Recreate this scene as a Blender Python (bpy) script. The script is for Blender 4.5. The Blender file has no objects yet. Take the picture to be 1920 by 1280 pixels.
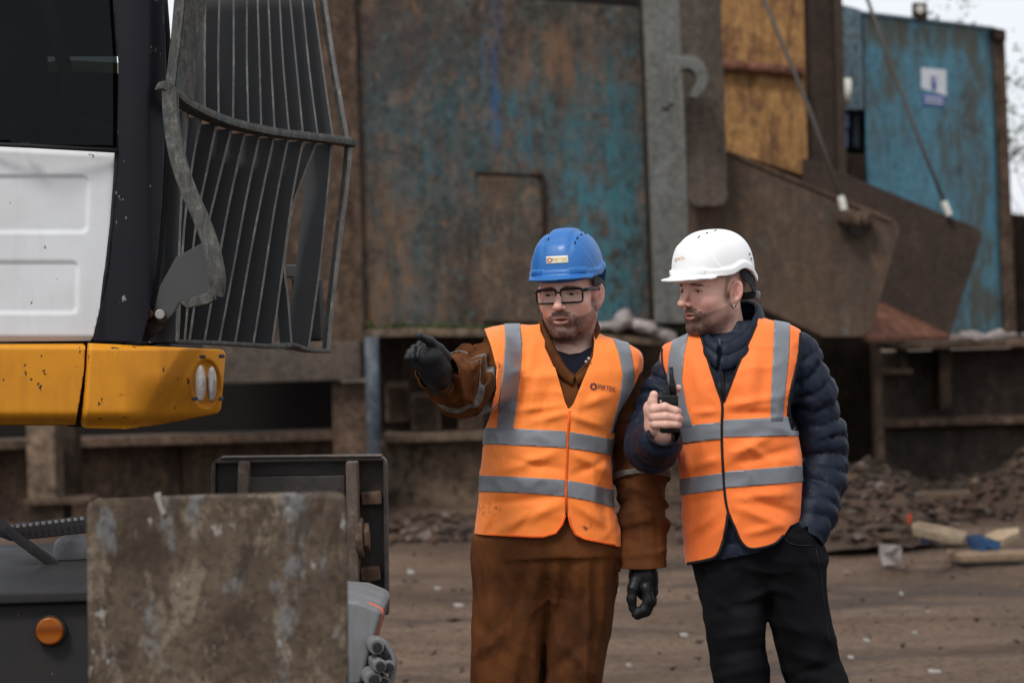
import bpy, bmesh, math, random
import numpy as np
from mathutils import Vector, Matrix
from mathutils.bvhtree import BVHTree

# ------------------------------------------------------------------ camera, sky, sun, exposure
scene = bpy.context.scene
C = scene.collection
random.seed(7)
F_PX = 1920 * 85.0 / 36.0          # focal length in photo pixels
CAM = np.array((0.0, 0.0, 1.58))
camd = bpy.data.cameras.new("camera")
camd.lens = 85.0
camd.sensor_width = 36.0
camd.clip_start = 0.05
camd.clip_end = 3000.0
camd.dof.use_dof = True
camd.dof.focus_distance = 6.2
camd.dof.aperture_fstop = 4.2
cam = bpy.data.objects.new("camera", camd)
C.objects.link(cam)
ROT = Matrix.Rotation(math.radians(90 - 0.25), 3, 'X') @ Matrix.Rotation(math.radians(-1.7), 3, 'Z')
cam.matrix_world = Matrix.Translation(Vector(CAM)) @ ROT.to_4x4()
scene.camera = cam
R = np.array(ROT)

SUN_EL, SUN_AZ = math.radians(52), math.radians(28)   # behind the camera, to its left
world = bpy.data.worlds.new("World")
scene.world = world
world.use_nodes = True
wn = world.node_tree
wn.nodes.clear()
wo = wn.nodes.new("ShaderNodeOutputWorld")
bg = wn.nodes.new("ShaderNodeBackground")
sky = wn.nodes.new("ShaderNodeTexSky")
sky.sky_type = 'NISHITA'
sky.sun_disc = False
sky.sun_elevation = SUN_EL
sky.sun_rotation = math.radians(180) + SUN_AZ
sky.dust_density = 4.0
sky.air_density = 1.0
mixw = wn.nodes.new("ShaderNodeMix")
mixw.data_type = 'RGBA'
mixw.inputs[0].default_value = 0.86          # thick even cloud over the clear sky
mixw.inputs[7].default_value = (10.2, 10.6, 11.2, 1)
wn.links.new(sky.outputs[0], mixw.inputs[6])
wn.links.new(mixw.outputs[2], bg.inputs[0])
bg.inputs[1].default_value = 0.070
wn.links.new(bg.outputs[0], wo.inputs[0])

sund = bpy.data.lights.new("sun", 'SUN')
sund.energy = 1.5
sund.angle = math.radians(14)
sund.color = (1.0, 0.965, 0.92)
sun = bpy.data.objects.new("sun", sund)
C.objects.link(sun)
sd = Vector((math.sin(SUN_AZ) * math.cos(SUN_EL), math.cos(SUN_AZ) * math.cos(SUN_EL), -math.sin(SUN_EL)))
sun.rotation_euler = sd.to_track_quat('-Z', 'Y').to_euler()
sun.location = (-4, -8, 12)

vs = scene.view_settings
vs.view_transform = 'Standard'
vs.look = 'None'
vs.exposure = 0.48
vs.gamma = 1.0
vs.use_curve_mapping = False
scene.cycles.use_denoising = True
scene.cycles.max_bounces = 8

# ------------------------------------------------------------------ pixel <-> world
def P(px, py, D):
    d = R @ np.array(((px - 960) / F_PX, -(py - 640) / F_PX, -1.0))
    return CAM + d * (D / d[1])

def PV(px, py, D):
    px = np.asarray(px, float); py = np.asarray(py, float)
    v = np.stack([(px - 960) / F_PX, -(py - 640) / F_PX, -np.ones_like(px)], -1)
    d = v @ R.T
    return CAM + d * (np.asarray(D, float) / d[..., 1])[..., None]

def proj(p):
    v = (p - CAM) @ R
    return 960 + F_PX * v[:, 0] / -v[:, 2], 640 - F_PX * v[:, 1] / -v[:, 2]

# ------------------------------------------------------------------ numpy noise
def vnoise(p, seed=0):
    i = np.floor(p)
    f = (p - i).astype(np.float32)
    u = f * f * f * (f * (f * 6 - 15) + 10)
    ii = i.astype(np.int64).astype(np.uint32)
    K = (np.uint32(374761393), np.uint32(668265263), np.uint32(2246822519))
    h0 = [ii[:, k] * K[k] for k in range(3)]
    h1 = [h + K[k] for k, h in enumerate(h0)]
    sd = np.uint32((seed * 1274126177 + 12345) & 0xffffffff)
    def hv(a, b, c):
        h = (a ^ b ^ c) + sd
        h = (h ^ (h >> np.uint32(15))) * np.uint32(2246822519)
        h = (h ^ (h >> np.uint32(13))) * np.uint32(3266489917)
        return ((h >> np.uint32(16)).astype(np.float32)) * np.float32(1 / 32767.5) - np.float32(1)
    ux, uy, uz = u[:, 0], u[:, 1], u[:, 2]
    def lx(b, c):
        v = hv(h0[0], b, c)
        return v + (hv(h1[0], b, c) - v) * ux
    def ly(c):
        v = lx(h0[1], c)
        return v + (lx(h1[1], c) - v) * uy
    v = ly(h0[2])
    return v + (ly(h1[2]) - v) * uz

def fbm(p, seed=0, oct=3):
    r = 0; a = 1.0; s = 0
    for k in range(oct):
        r = r + a * vnoise(p * (2.03 ** k), seed + 17 * k); s += a; a *= 0.5
    return r / s

def ridge(p, seed=0, pw=2.0):
    """sharp-crested folds: ridged noise in 0..1"""
    w = np.stack([vnoise(p * 0.5, seed + 51), vnoise(p * 0.5 + 7.3, seed + 52), vnoise(p * 0.5 + 3.1, seed + 53)], 1)
    q = p + 0.6 * w
    return (1 - np.abs(vnoise(q, seed))) ** pw * 0.65 + (1 - np.abs(vnoise(q * 2.1 + 5, seed + 3))) ** pw * 0.35

def sstep(a, b, x):
    t = np.clip((x - a) / (b - a), 0, 1)
    return t * t * (3 - 2 * t)

# ------------------------------------------------------------------ signed distance shapes
def smin(a, b, k):
    h = np.clip(0.5 + 0.5 * (b - a) / k, 0, 1)
    return b * (1 - h) + a * h - k * h * (1 - h)

def smax(a, b, k):
    return -smin(-a, -b, k)

def ell(p, c, r):
    r = np.asarray(r, float)
    q = (p - np.asarray(c, float))
    k0 = np.sqrt(((q / r) ** 2).sum(-1)) + 1e-9
    k1 = np.sqrt(((q / (r * r)) ** 2).sum(-1)) + 1e-9
    return k0 * (k0 - 1) / k1

def cap(p, a, b, ra, rb):
    a = np.asarray(a, float); b = np.asarray(b, float)
    ba = b - a
    h = np.clip(((p - a) @ ba) / (ba @ ba), 0, 1)
    return np.linalg.norm(p - a - h[:, None] * ba, axis=1) - (ra + (rb - ra) * h)

def chain(p, pts, k=0.012):
    d = None
    for (a, ra), (b, rb) in zip(pts[:-1], pts[1:]):
        c = cap(p, a, b, ra, rb)
        d = c if d is None else smin(d, c, k)
    return d

def axis_t(p, pts):
    """arc length along a polyline of the nearest point"""
    best = np.full(len(p), 1e9); t = np.zeros(len(p)); s = 0
    for a, b in zip(pts[:-1], pts[1:]):
        a = np.asarray(a, float); b = np.asarray(b, float)
        ba = b - a; L = np.linalg.norm(ba)
        h = ((p - a) @ ba) / (L * L)
        hc = np.clip(h, 0, 1)
        d = np.linalg.norm(p - a - hc[:, None] * ba, axis=1)
        m = d < best
        best = np.where(m, d, best); t = np.where(m, s + hc * L, t)
        s += L
    return t

def poly_sd(u, v, poly):
    """signed distance to a 2D polygon, positive inside"""
    poly = np.asarray(poly, float)
    n = len(poly)
    d = np.full(u.shape, 1e18); s = np.ones(u.shape)
    for i in range(n):
        a = poly[i]; b = poly[i - 1]
        ex, ey = b - a
        wx = u - a[0]; wy = v - a[1]
        t = np.clip((wx * ex + wy * ey) / (ex * ex + ey * ey + 1e-12), 0, 1)
        dx = wx - ex * t; dy = wy - ey * t
        d = np.minimum(d, dx * dx + dy * dy)
        c1 = v >= a[1]; c2 = v < b[1]; c3 = ex * wy > ey * wx
        flip = (c1 & c2 & c3) | (~c1 & ~c2 & ~c3)
        s = np.where(flip, -s, s)
    return -s * np.sqrt(d)

def smooth_poly(pts, n=6, closed=True):
    """Catmull-Rom resampling of a pixel polygon"""
    p = np.asarray(pts, float); m = len(p); out = []
    for i in range(m if closed else m - 1):
        if closed:
            a, b, c, d = p[i - 1], p[i], p[(i + 1) % m], p[(i + 2) % m]
        else:
            a, b, c, d = p[max(i - 1, 0)], p[i], p[i + 1], p[min(i + 2, m - 1)]
        for k in range(n):
            t = k / n
            out.append(0.5 * ((2 * b) + (c - a) * t + (2 * a - 5 * b + 4 * c - d) * t * t + (3 * b - a - 3 * c + d) * t ** 3))
    if not closed: out.append(p[-1])
    return np.array(out)

# ------------------------------------------------------------------ meshing
def mesh_sdf(fn, lo, hi, h):
    lo = np.asarray(lo, float); hi = np.asarray(hi, float)
    B = 10
    nb = np.ceil((hi - lo) / (h * B)).astype(int) + 1
    n = nb * B
    Fv = np.empty(n, np.float32)
    bi = np.stack(np.meshgrid(*[np.arange(k) for k in nb], indexing='ij'), -1).reshape(-1, 3)
    cen = lo + (bi * B + (B - 1) / 2) * h
    dv = fn(cen)
    rad = h * B * 0.87 * 1.9
    act = np.abs(dv) < rad
    big = np.where(dv < 0, -1.0, 1.0).astype(np.float32)
    Fb = np.empty((len(bi), B, B, B), np.float32)
    Fb[:] = big[:, None, None, None]
    loc = np.stack(np.meshgrid(*[np.arange(B)] * 3, indexing='ij'), -1).reshape(-1, 3)
    ai = np.nonzero(act)[0]
    CH = 400
    for s in range(0, len(ai), CH):
        ids = ai[s:s + CH]
        pts = lo + ((bi[ids] * B)[:, None, :] + loc[None]) * h
        Fb[ids] = fn(pts.reshape(-1, 3)).reshape(len(ids), B, B, B)
    Fv = Fb.reshape(nb[0], nb[1], nb[2], B, B, B).transpose(0, 3, 1, 4, 2, 5).reshape(n)
    ins = Fv < 0
    cnt = np.zeros(np.array(n) - 1, np.int8)
    for a in (0, 1):
        for b in (0, 1):
            for c in (0, 1):
                cnt += ins[a:n[0] - 1 + a, b:n[1] - 1 + b, c:n[2] - 1 + c]
    actc = (cnt > 0) & (cnt < 8)
    ids = np.full(actc.shape, -1, np.int64)
    cells = np.argwhere(actc)
    ids[actc] = np.arange(len(cells))
    acc = np.zeros((len(cells), 3)); num = np.zeros(len(cells))
    cs = [(a, b, c) for a in (0, 1) for b in (0, 1) for c in (0, 1)]
    for x in cs:
        for ax in range(3):
            if x[ax] == 0:
                y = list(x); y[ax] = 1
                va = Fv[cells[:, 0] + x[0], cells[:, 1] + x[1], cells[:, 2] + x[2]]
                vb = Fv[cells[:, 0] + y[0], cells[:, 1] + y[1], cells[:, 2] + y[2]]
                cr = (va < 0) != (vb < 0)
                t = np.where(cr, va / np.where(cr, va - vb, 1), 0)
                for k in range(3):
                    acc[:, k] += np.where(cr, x[k] + (t if k == ax else 0), 0)
                num += cr
    V = lo + (cells + acc / num[:, None]) * h
    Q = []
    for ax in range(3):
        b, c = (ax + 1) % 3, (ax + 2) % 3
        sl0 = [slice(None)] * 3; sl1 = [slice(None)] * 3
        sl0[ax] = slice(0, n[ax] - 1); sl1[ax] = slice(1, n[ax])
        A0 = ins[tuple(sl0)]; A1 = ins[tuple(sl1)]
        e = np.argwhere(A0 != A1)
        e = e[(e[:, b] > 0) & (e[:, c] > 0) & (e[:, b] < n[b] - 1) & (e[:, c] < n[c] - 1)]
        if not len(e): continue
        out = A0[e[:, 0], e[:, 1], e[:, 2]]
        def cid(db, dc):
            q = e.copy(); q[:, b] += db; q[:, c] += dc
            return ids[q[:, 0], q[:, 1], q[:, 2]]
        q = np.stack([cid(-1, -1), cid(0, -1), cid(0, 0), cid(-1, 0)], 1)
        q[~out] = q[~out][:, ::-1]
        Q.append(q)
    return V, np.concatenate(Q)

def tri(Q):
    return np.concatenate([Q[:, [0, 1, 2]], Q[:, [0, 2, 3]]])

def clip(V, T, s):
    """keep the part of a triangle mesh where the vertex scalar s > 0, cut along s = 0"""
    pos = s > 0
    c = pos[T].sum(1)
    keep = T[c == 3]
    newT = [keep]
    edges = []; part = []
    for k in (1, 2):
        S = T[c == k]
        if not len(S): continue
        m = pos[S] if k == 1 else ~pos[S]
        r = m.argmax(1)
        S = np.stack([S[np.arange(len(S)), (r + j) % 3] for j in range(3)], 1)
        part.append((k, S))
        edges += [S[:, [0, 1]], S[:, [0, 2]]]
    if edges:
        E = np.concatenate(edges)
        K = np.sort(E, 1)
        U, inv = np.unique(K, axis=0, return_inverse=True)
        inv = inv.reshape(-1)
        t = s[U[:, 0]] / (s[U[:, 0]] - s[U[:, 1]])
        t = np.clip(t, 0.001, 0.999)
        NV = V[U[:, 0]] + t[:, None] * (V[U[:, 1]] - V[U[:, 0]])
        o = 0; base = len(V)
        V = np.concatenate([V, NV])
        for k, S in part:
            i1 = base + inv[o:o + len(S)]; o += len(S)
            i2 = base + inv[o:o + len(S)]; o += len(S)
            if k == 1:
                newT.append(np.stack([S[:, 0], i1, i2], 1))
            else:
                newT.append(np.stack([i1, S[:, 1], S[:, 2]], 1))
                newT.append(np.stack([i1, S[:, 2], i2], 1))
    T = np.concatenate(newT)
    used = np.unique(T)
    mp = np.full(len(V), -1); mp[used] = np.arange(len(used))
    return V[used], mp[T]

# ------------------------------------------------------------------ objects
def tag(o, label=None, cat=None, group=None, kind=None):
    if label: o["label"] = label
    if cat: o["category"] = cat
    if group: o["group"] = group
    if kind: o["kind"] = kind
    return o

def thing(name, loc, label, cat, group=None):
    o = bpy.data.objects.new(name, None)
    o.empty_display_size = 0.2
    C.objects.link(o)
    o.location = Vector(loc)
    return tag(o, label, cat, group)

def attach(o, parent):
    if parent is not None:
        o.parent = parent
        if parent.type == 'EMPTY':
            o.location = -Vector(parent.location)
    return o

def obj(name, V, faces, mat, parent=None, smooth=True, col=None, thick=0, off=-1.0):
    """one mesh object from arrays in world coordinates"""
    me = bpy.data.meshes.new(name)
    V = np.asarray(V, np.float32)
    if isinstance(faces, np.ndarray):
        k = faces.shape[1]
        me.vertices.add(len(V)); me.vertices.foreach_set("co", V.ravel())
        me.loops.add(faces.size); me.loops.foreach_set("vertex_index", faces.ravel().astype(np.int32))
        me.polygons.add(len(faces))
        me.polygons.foreach_set("loop_start", np.arange(0, faces.size, k, dtype=np.int32))
        me.update(calc_edges=True)
    else:
        me.from_pydata([tuple(map(float, v)) for v in V], [], [tuple(map(int, f)) for f in faces])
    me.polygons.foreach_set("use_smooth", np.full(len(me.polygons), bool(smooth)))
    if col is not None:
        a = me.color_attributes.new("Col", 'FLOAT_COLOR', 'POINT')
        a.data.foreach_set("color", np.concatenate([col, np.ones((len(col), 1))], 1).astype(np.float32).ravel())
    me.materials.append(mat)
    o = bpy.data.objects.new(name, me)
    C.objects.link(o)
    if thick:
        m = o.modifiers.new("solid", 'SOLIDIFY'); m.thickness = thick; m.offset = off
    return attach(o, parent)

def bm_obj(name, bm, mat, parent=None, smooth=False, bevel=0, seg=2):
    me = bpy.data.meshes.new(name)
    bmesh.ops.recalc_face_normals(bm, faces=bm.faces)
    bm.to_mesh(me); bm.free()
    me.polygons.foreach_set("use_smooth", np.full(len(me.polygons), bool(smooth or bevel)))
    me.materials.append(mat)
    o = bpy.data.objects.new(name, me)
    C.objects.link(o)
    if bevel:
        m = o.modifiers.new("bevel", 'BEVEL'); m.width = bevel; m.segments = seg; m.limit_method = 'ANGLE'; m.angle_limit = math.radians(40)
        w = o.modifiers.new("wn", 'WEIGHTED_NORMAL'); w.keep_sharp = False
    return attach(o, parent)

def prism(name, pts, depth, mat, parent=None, bevel=0.01, D=None, dirv=(0, 1, 0)):
    """pixel polygon (px,py[,D]) extruded away from the camera"""
    bm = bmesh.new()
    f = [P(p[0], p[1], p[2] if len(p) > 2 else D) for p in pts]
    dv = np.asarray(dirv, float) * depth
    a = [bm.verts.new(v) for v in f]
    b = [bm.verts.new(v + dv) for v in f]
    bm.faces.new(a)
    bm.faces.new(b[::-1])
    n = len(a)
    for i in range(n):
        bm.faces.new((a[i], b[i], b[(i + 1) % n], a[(i + 1) % n]))
    return bm_obj(name, bm, mat, parent, bevel=bevel)

def boxw(name, lo, hi, mat, parent=None, bevel=0.01):
    bm = bmesh.new()
    bmesh.ops.create_cube(bm, size=1)
    lo = np.asarray(lo, float); hi = np.asarray(hi, float)
    for v in bm.verts:
        v.co = Vector(lo + (np.array(v.co) + 0.5) * (hi - lo))
    return bm_obj(name, bm, mat, parent, bevel=bevel)

def pbox(name, px0, py0, px1, py1, D, depth, mat, parent=None, bevel=0.01):
    """world-aligned box spanning a pixel rectangle at depth D"""
    xm, ym = (px0 + px1) / 2, (py0 + py1) / 2
    x0, x1 = P(px0, ym, D)[0], P(px1, ym, D)[0]
    z1, z0 = P(xm, py0, D)[2], P(xm, py1, D)[2]
    return boxw(name, (x0, D, z0), (x1, D + depth, z1), mat, parent, bevel)

def frames(pts):
    pts = [np.asarray(p, float) for p in pts]
    T = []
    for i in range(len(pts)):
        d = pts[min(i + 1, len(pts) - 1)] - pts[max(i - 1, 0)]
        T.append(d / (np.linalg.norm(d) + 1e-12))
    return pts, T

def tube(name, pts, r, mat, parent=None, seg=10, flat=None, closed=False):
    """swept round (or elliptical: flat=(a,b,up)) bar along world points"""
    pts, T = frames(pts)
    if closed:
        n = len(pts)
        T = []
        for i in range(n):
            d = pts[(i + 1) % n] - pts[i - 1]; T.append(d / np.linalg.norm(d))
    V = []; Fc = []
    up0 = np.array(flat[2] if flat else (0, 0, 1.0), float)
    for i, (p, t) in enumerate(zip(pts, T)):
        up = up0
        if abs(t @ up) > 0.95: up = np.array((1.0, 0, 0))
        a = np.cross(t, up); a /= np.linalg.norm(a)
        b = np.cross(a, t)
        rr = r[i] if hasattr(r, '__len__') else r
        for k in range(seg):
            th = 2 * math.pi * k / seg
            if flat:
                ca, sa = math.cos(th), math.sin(th)
                e = 0.35
                V.append(p + a * flat[0] * math.copysign(abs(ca) ** e, ca) + b * flat[1] * math.copysign(abs(sa) ** e, sa))
            else:
                V.append(p + (a * math.cos(th) + b * math.sin(th)) * rr)
    n = len(pts)
    for i in range(n if closed else n - 1):
        j = (i + 1) % n
        for k in range(seg):
            Fc.append((i * seg + k, i * seg + (k + 1) % seg, j * seg + (k + 1) % seg, j * seg + k))
    if not closed:
        Fc.append(tuple(range(seg))[::-1]); Fc.append(tuple((n - 1) * seg + k for k in range(seg)))
    return obj(name, V, Fc, mat, parent, smooth=not flat)

def cyl(name, a, b, r, mat, parent=None, seg=20, bevel=0.003):
    a = Vector(a); b = Vector(b)
    bm = bmesh.new()
    bmesh.ops.create_cone(bm, cap_ends=True, segments=seg, radius1=r, radius2=r, depth=(b - a).length)
    q = (b - a).to_track_quat('Z', 'Y').to_matrix().to_4x4()
    bmesh.ops.transform(bm, matrix=Matrix.Translation((a + b) / 2) @ q, verts=bm.verts)
    return bm_obj(name, bm, mat, parent, bevel=bevel)

def sheet(name, poly, Dfn, mat, parent=None, step=6, thick=0.03, smoothn=0, flip=False):
    """pressed panel: a fine pixel grid at depth Dfn(u,v), cut to a pixel outline"""
    poly = np.asarray(poly, float)
    if smoothn: poly = smooth_poly(poly, smoothn)
    u0, v0 = poly.min(0) - step; u1, v1 = poly.max(0) + step
    nu = int((u1 - u0) / step) + 2; nv = int((v1 - v0) / step) + 2
    U, Vv = np.meshgrid(np.linspace(u0, u1, nu), np.linspace(v0, v1, nv), indexing='ij')
    U = U.ravel(); Vv = Vv.ravel()
    W = PV(U, Vv, Dfn(U, Vv))
    i = np.arange(nu * nv).reshape(nu, nv)
    Q = np.stack([i[:-1, :-1].ravel(), i[:-1, 1:].ravel(), i[1:, 1:].ravel(), i[1:, :-1].ravel()], 1)
    V2, T2 = clip(W, tri(Q), poly_sd(U, Vv, poly))
    return obj(name, V2, T2, mat, parent, thick=thick)

# ------------------------------------------------------------------ materials
class N:
    def __init__(s, name):
        s.m = bpy.data.materials.new(name); s.m.use_nodes = True
        s.t = s.m.node_tree; s.b = s.t.nodes["Principled BSDF"]
        g = s.t.nodes.new("ShaderNodeNewGeometry"); s.pos = g.outputs["Position"]
    def link(s, a, b): s.t.links.new(a, b)
    def map(s, sc=(1, 1, 1), loc=(0, 0, 0), rot=(0, 0, 0), vec=None):
        n = s.t.nodes.new("ShaderNodeMapping")
        n.inputs["Scale"].default_value = sc; n.inputs["Location"].default_value = loc; n.inputs["Rotation"].default_value = rot
        s.link(vec or s.pos, n.inputs["Vector"]); return n.outputs[0]
    def noise(s, scale, detail=5, rough=0.6, vec=None, dist=0.0):
        n = s.t.nodes.new("ShaderNodeTexNoise")
        n.inputs["Scale"].default_value = scale; n.inputs["Detail"].default_value = detail
        n.inputs["Roughness"].default_value = rough; n.inputs["Distortion"].default_value = dist
        s.link(vec or s.pos, n.inputs["Vector"]); return n.outputs[0]
    def ridged(s, scale, vec=None):
        n = s.t.nodes.new("ShaderNodeTexNoise"); n.noise_type = 'RIDGED_MULTIFRACTAL'
        n.inputs["Scale"].default_value = scale; n.inputs["Detail"].default_value = 3; n.inputs["Roughness"].default_value = 0.45
        s.link(vec or s.pos, n.inputs["Vector"]); return n.outputs[0]
    def voro(s, scale, vec=None, feature='F1'):
        n = s.t.nodes.new("ShaderNodeTexVoronoi"); n.feature = feature
        n.inputs["Scale"].default_value = scale
        s.link(vec or s.pos, n.inputs["Vector"]); return n.outputs[0]
    def wave(s, scale, vec=None, dist=0.0, direction='Z'):
        n = s.t.nodes.new("ShaderNodeTexWave"); n.bands_direction = direction
        n.inputs["Scale"].default_value = scale; n.inputs["Distortion"].default_value = dist
        s.link(vec or s.pos, n.inputs["Vector"]); return n.outputs["Fac"]
    def ramp(s, fac, *stops):
        n = s.t.nodes.new("ShaderNodeValToRGB"); e = n.color_ramp.elements
        while len(e) < len(stops): e.new(0.5)
        for el, (p, c) in zip(e, stops):
            el.position = p
            el.color = (c, c, c, 1) if not hasattr(c, '__len__') else (*c, 1)
        s.link(fac, n.inputs[0]); return n.outputs[0]
    def mix(s, fac, a, b, mode='MIX'):
        n = s.t.nodes.new("ShaderNodeMix"); n.data_type = 'RGBA'; n.blend_type = mode
        for i, v in ((0, fac), (6, a), (7, b)):
            if hasattr(v, 'is_linked'): s.link(v, n.inputs[i])
            elif i == 0: n.inputs[0].default_value = v
            else: n.inputs[i].default_value = (*v, 1)
        return n.outputs[2]
    def math(s, op, a, b=None):
        n = s.t.nodes.new("ShaderNodeMath"); n.operation = op
        for i, v in ((0, a), (1, b)):
            if v is None: continue
            if hasattr(v, 'is_linked'): s.link(v, n.inputs[i])
            else: n.inputs[i].default_value = v
        return n.outputs[0]
    def blob(s, c, r):
        """soft mask, one at world point c falling to zero at the radii r"""
        v = s.map((1 / r[0], 1 / r[1], 1 / r[2]), (-c[0] / r[0], -c[1] / r[1], -c[2] / r[2]))
        n = s.t.nodes.new("ShaderNodeTexGradient"); n.gradient_type = 'SPHERICAL'
        s.link(v, n.inputs[0]); return n.outputs["Fac"]
    def bump(s, h, strength=0.3, dist=0.01):
        n = s.t.nodes.new("ShaderNodeBump"); n.inputs["Strength"].default_value = strength; n.inputs["Distance"].default_value = dist
        s.link(h, n.inputs["Height"]); s.link(n.outputs[0], s.b.inputs["Normal"]); return n
    def set(s, col=None, rough=None, metal=None, **kw):
        for k, v in (("Base Color", col), ("Roughness", rough), ("Metallic", metal)):
            if v is None: continue
            if hasattr(v, 'is_linked'): s.link(v, s.b.inputs[k])
            elif k == "Base Color": s.b.inputs[k].default_value = (*v, 1)
            else: s.b.inputs[k].default_value = v
        for k, v in kw.items(): s.b.inputs[k.replace("_", " ")].default_value = v
        return s.m

def rust(name, c1, c2, paint=None, amt=0.5, scale=1.0, streak=0.5, rough=0.75, bump=0.35, bd=0.01, dark=(0.012, 0.010, 0.009), seed=0.0, spec=0.08, grime=1.0):
    n = N(name)
    p0 = n.map((scale,) * 3, (seed, seed * 1.7, seed * 0.6))
    a = n.noise(1.6, 9, 0.65, p0, 0.6)
    col = n.mix(n.ramp(a, (0.34, 0.0), (0.66, 1.0)), c1, c2)
    if paint is not None:
        pv = n.map((2.2 * scale, 2.2 * scale, 0.9 * scale), (seed * 2.1, 3.0, seed))
        b = n.noise(1.2, 10, 0.68, pv, 0.4)
        col = n.mix(n.ramp(b, (1 - amt - 0.04, 0.0), (1 - amt + 0.07, 1.0)), col, paint)
    sv = n.map((7 * scale, 7 * scale, 0.55 * scale), (seed, 1.0, 0.2))
    st = n.noise(1.4, 6, 0.6, sv, 0.2)
    col = n.mix(n.math('MULTIPLY', n.ramp(st, (0.5, 0.0), (0.78, 1.0)), streak), col, dark)
    sv2 = n.map((11 * scale, 11 * scale, 0.8 * scale), (seed + 5, 1.0, 0.7))
    st2 = n.noise(1.2, 5, 0.6, sv2, 0.2)
    col = n.mix(n.math('MULTIPLY', n.ramp(st2, (0.55, 0.0), (0.8, 1.0)), streak * 0.6), col, tuple(min(1, x * 1.9) for x in c2))
    sp = n.noise(24 * scale, 6, 0.75, p0)
    col = n.mix(n.ramp(sp, (0.36, 0.75 * (0.4 + 0.6 * grime)), (0.55, 0.0)), col, dark)
    md = n.noise(6.5 * scale, 8, 0.72, n.map((1, 1, 0.7), (seed, 9, 2)))
    col = n.mix(n.ramp(md, (0.36, 0.6 * grime), (0.5, 0.0)), col, tuple(0.45 * x for x in c1))
    col = n.mix(n.ramp(md, (0.54, 0.0), (0.70, 0.65 * grime)), col, tuple(min(1, x * 1.7) for x in c2))
    sp2 = n.noise(19 * scale, 4, 0.7, n.map((1, 1, 1), (7, seed, 3)))
    col = n.mix(n.ramp(sp2, (0.60, 0.0), (0.74, 0.5)), col, tuple(min(1, x * 2.0) for x in c2))
    n.set(col, n.ramp(a, (0.2, rough - 0.15), (0.8, min(1, rough + 0.12))), 0.0, Specular_IOR_Level=spec)
    n.bump(n.math('ADD', n.math('MULTIPLY', a, 1.0), n.math('MULTIPLY', sp, 0.35)), bump, bd)
    return n.m, n, col

def painted(name, col, rough=0.45, chips=(0.03, 0.02, 0.015), amount=0.3, dirt=0.35, scale=1.0, dirtcol=(0.05, 0.04, 0.03), spec=0.5):
    n = N(name)
    a = n.noise(3.0 * scale, 8, 0.6)
    c = n.mix(n.math('MULTIPLY', n.ramp(a, (0.4, 0.0), (0.75, 1.0)), dirt), col, dirtcol)
    sv = n.noise(2.0 * scale, 6, 0.6, n.map((9, 9, 1.0)))
    c = n.mix(n.math('MULTIPLY', n.ramp(sv, (0.5, 0.0), (0.8, 1.0)), dirt * 0.7), c, dirtcol)
    ch = n.noise(26 * scale, 3, 0.55, n.map((1, 1, 0.6), (2, 3, 4)))
    c = n.mix(n.ramp(ch, (0.735 - amount * 0.12, 0.0), (0.75 - amount * 0.12, 1.0)), c, chips)
    n.set(c, n.ramp(a, (0.2, rough), (0.8, min(1, rough + 0.25))), 0.0, Specular_IOR_Level=spec)
    n.bump(n.math('ADD', a, n.math('MULTIPLY', ch, 0.5)), 0.06, 0.01)
    return n.m

def plain(name, col, rough=0.6, metal=0.0, var=0.25, scale=30, bump=0.1, bd=0.003, **kw):
    n = N(name)
    kw.setdefault('Specular_IOR_Level', 0.5 if metal or rough < 0.4 else 0.22)
    a = n.noise(scale, 4, 0.6)
    c = n.mix(n.ramp(a, (0.3, 0.0), (0.7, 1.0)), tuple(x * (1 - var) for x in col), tuple(min(1, x * (1 + var)) for x in col))
    n.set(c, rough, metal, **kw)
    if bump: n.bump(a, bump, bd)
    return n.m

def fabric(name, c1, c2, scale=9.0, rough=0.85, weave=900, wb=0.12, stain=None, stain_amt=0.4, sheen=0.2, big=3.0, bs=0.35, crease=0.8):
    n = N(name)
    a = n.noise(scale, 6, 0.62)
    c = n.mix(n.ramp(a, (0.32, 0.0), (0.68, 1.0)), c1, c2)
    if stain:
        s = n.noise(big, 7, 0.62, n.map((1, 1, 0.7), (4, 1, 9)), 0.3)
        c = n.mix(n.math('MULTIPLY', n.ramp(s, (0.44, 0.0), (0.66, 1.0)), stain_amt), c, stain)
    w = n.noise(weave, 2, 0.5)
    n.set(c, rough, 0.0, Sheen_Weight=0.0, Specular_IOR_Level=0.07)
    s2 = n.noise(45, 4, 0.6)
    rn = n.ridged(11, n.map((1, 1, 0.6), (2, 5, 1)))
    n.bump(n.math('ADD', n.math('ADD', n.math('MULTIPLY', w, wb), s2), n.math('MULTIPLY', rn, crease)), bs, 0.006)
    return n.m, n, c

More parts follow.
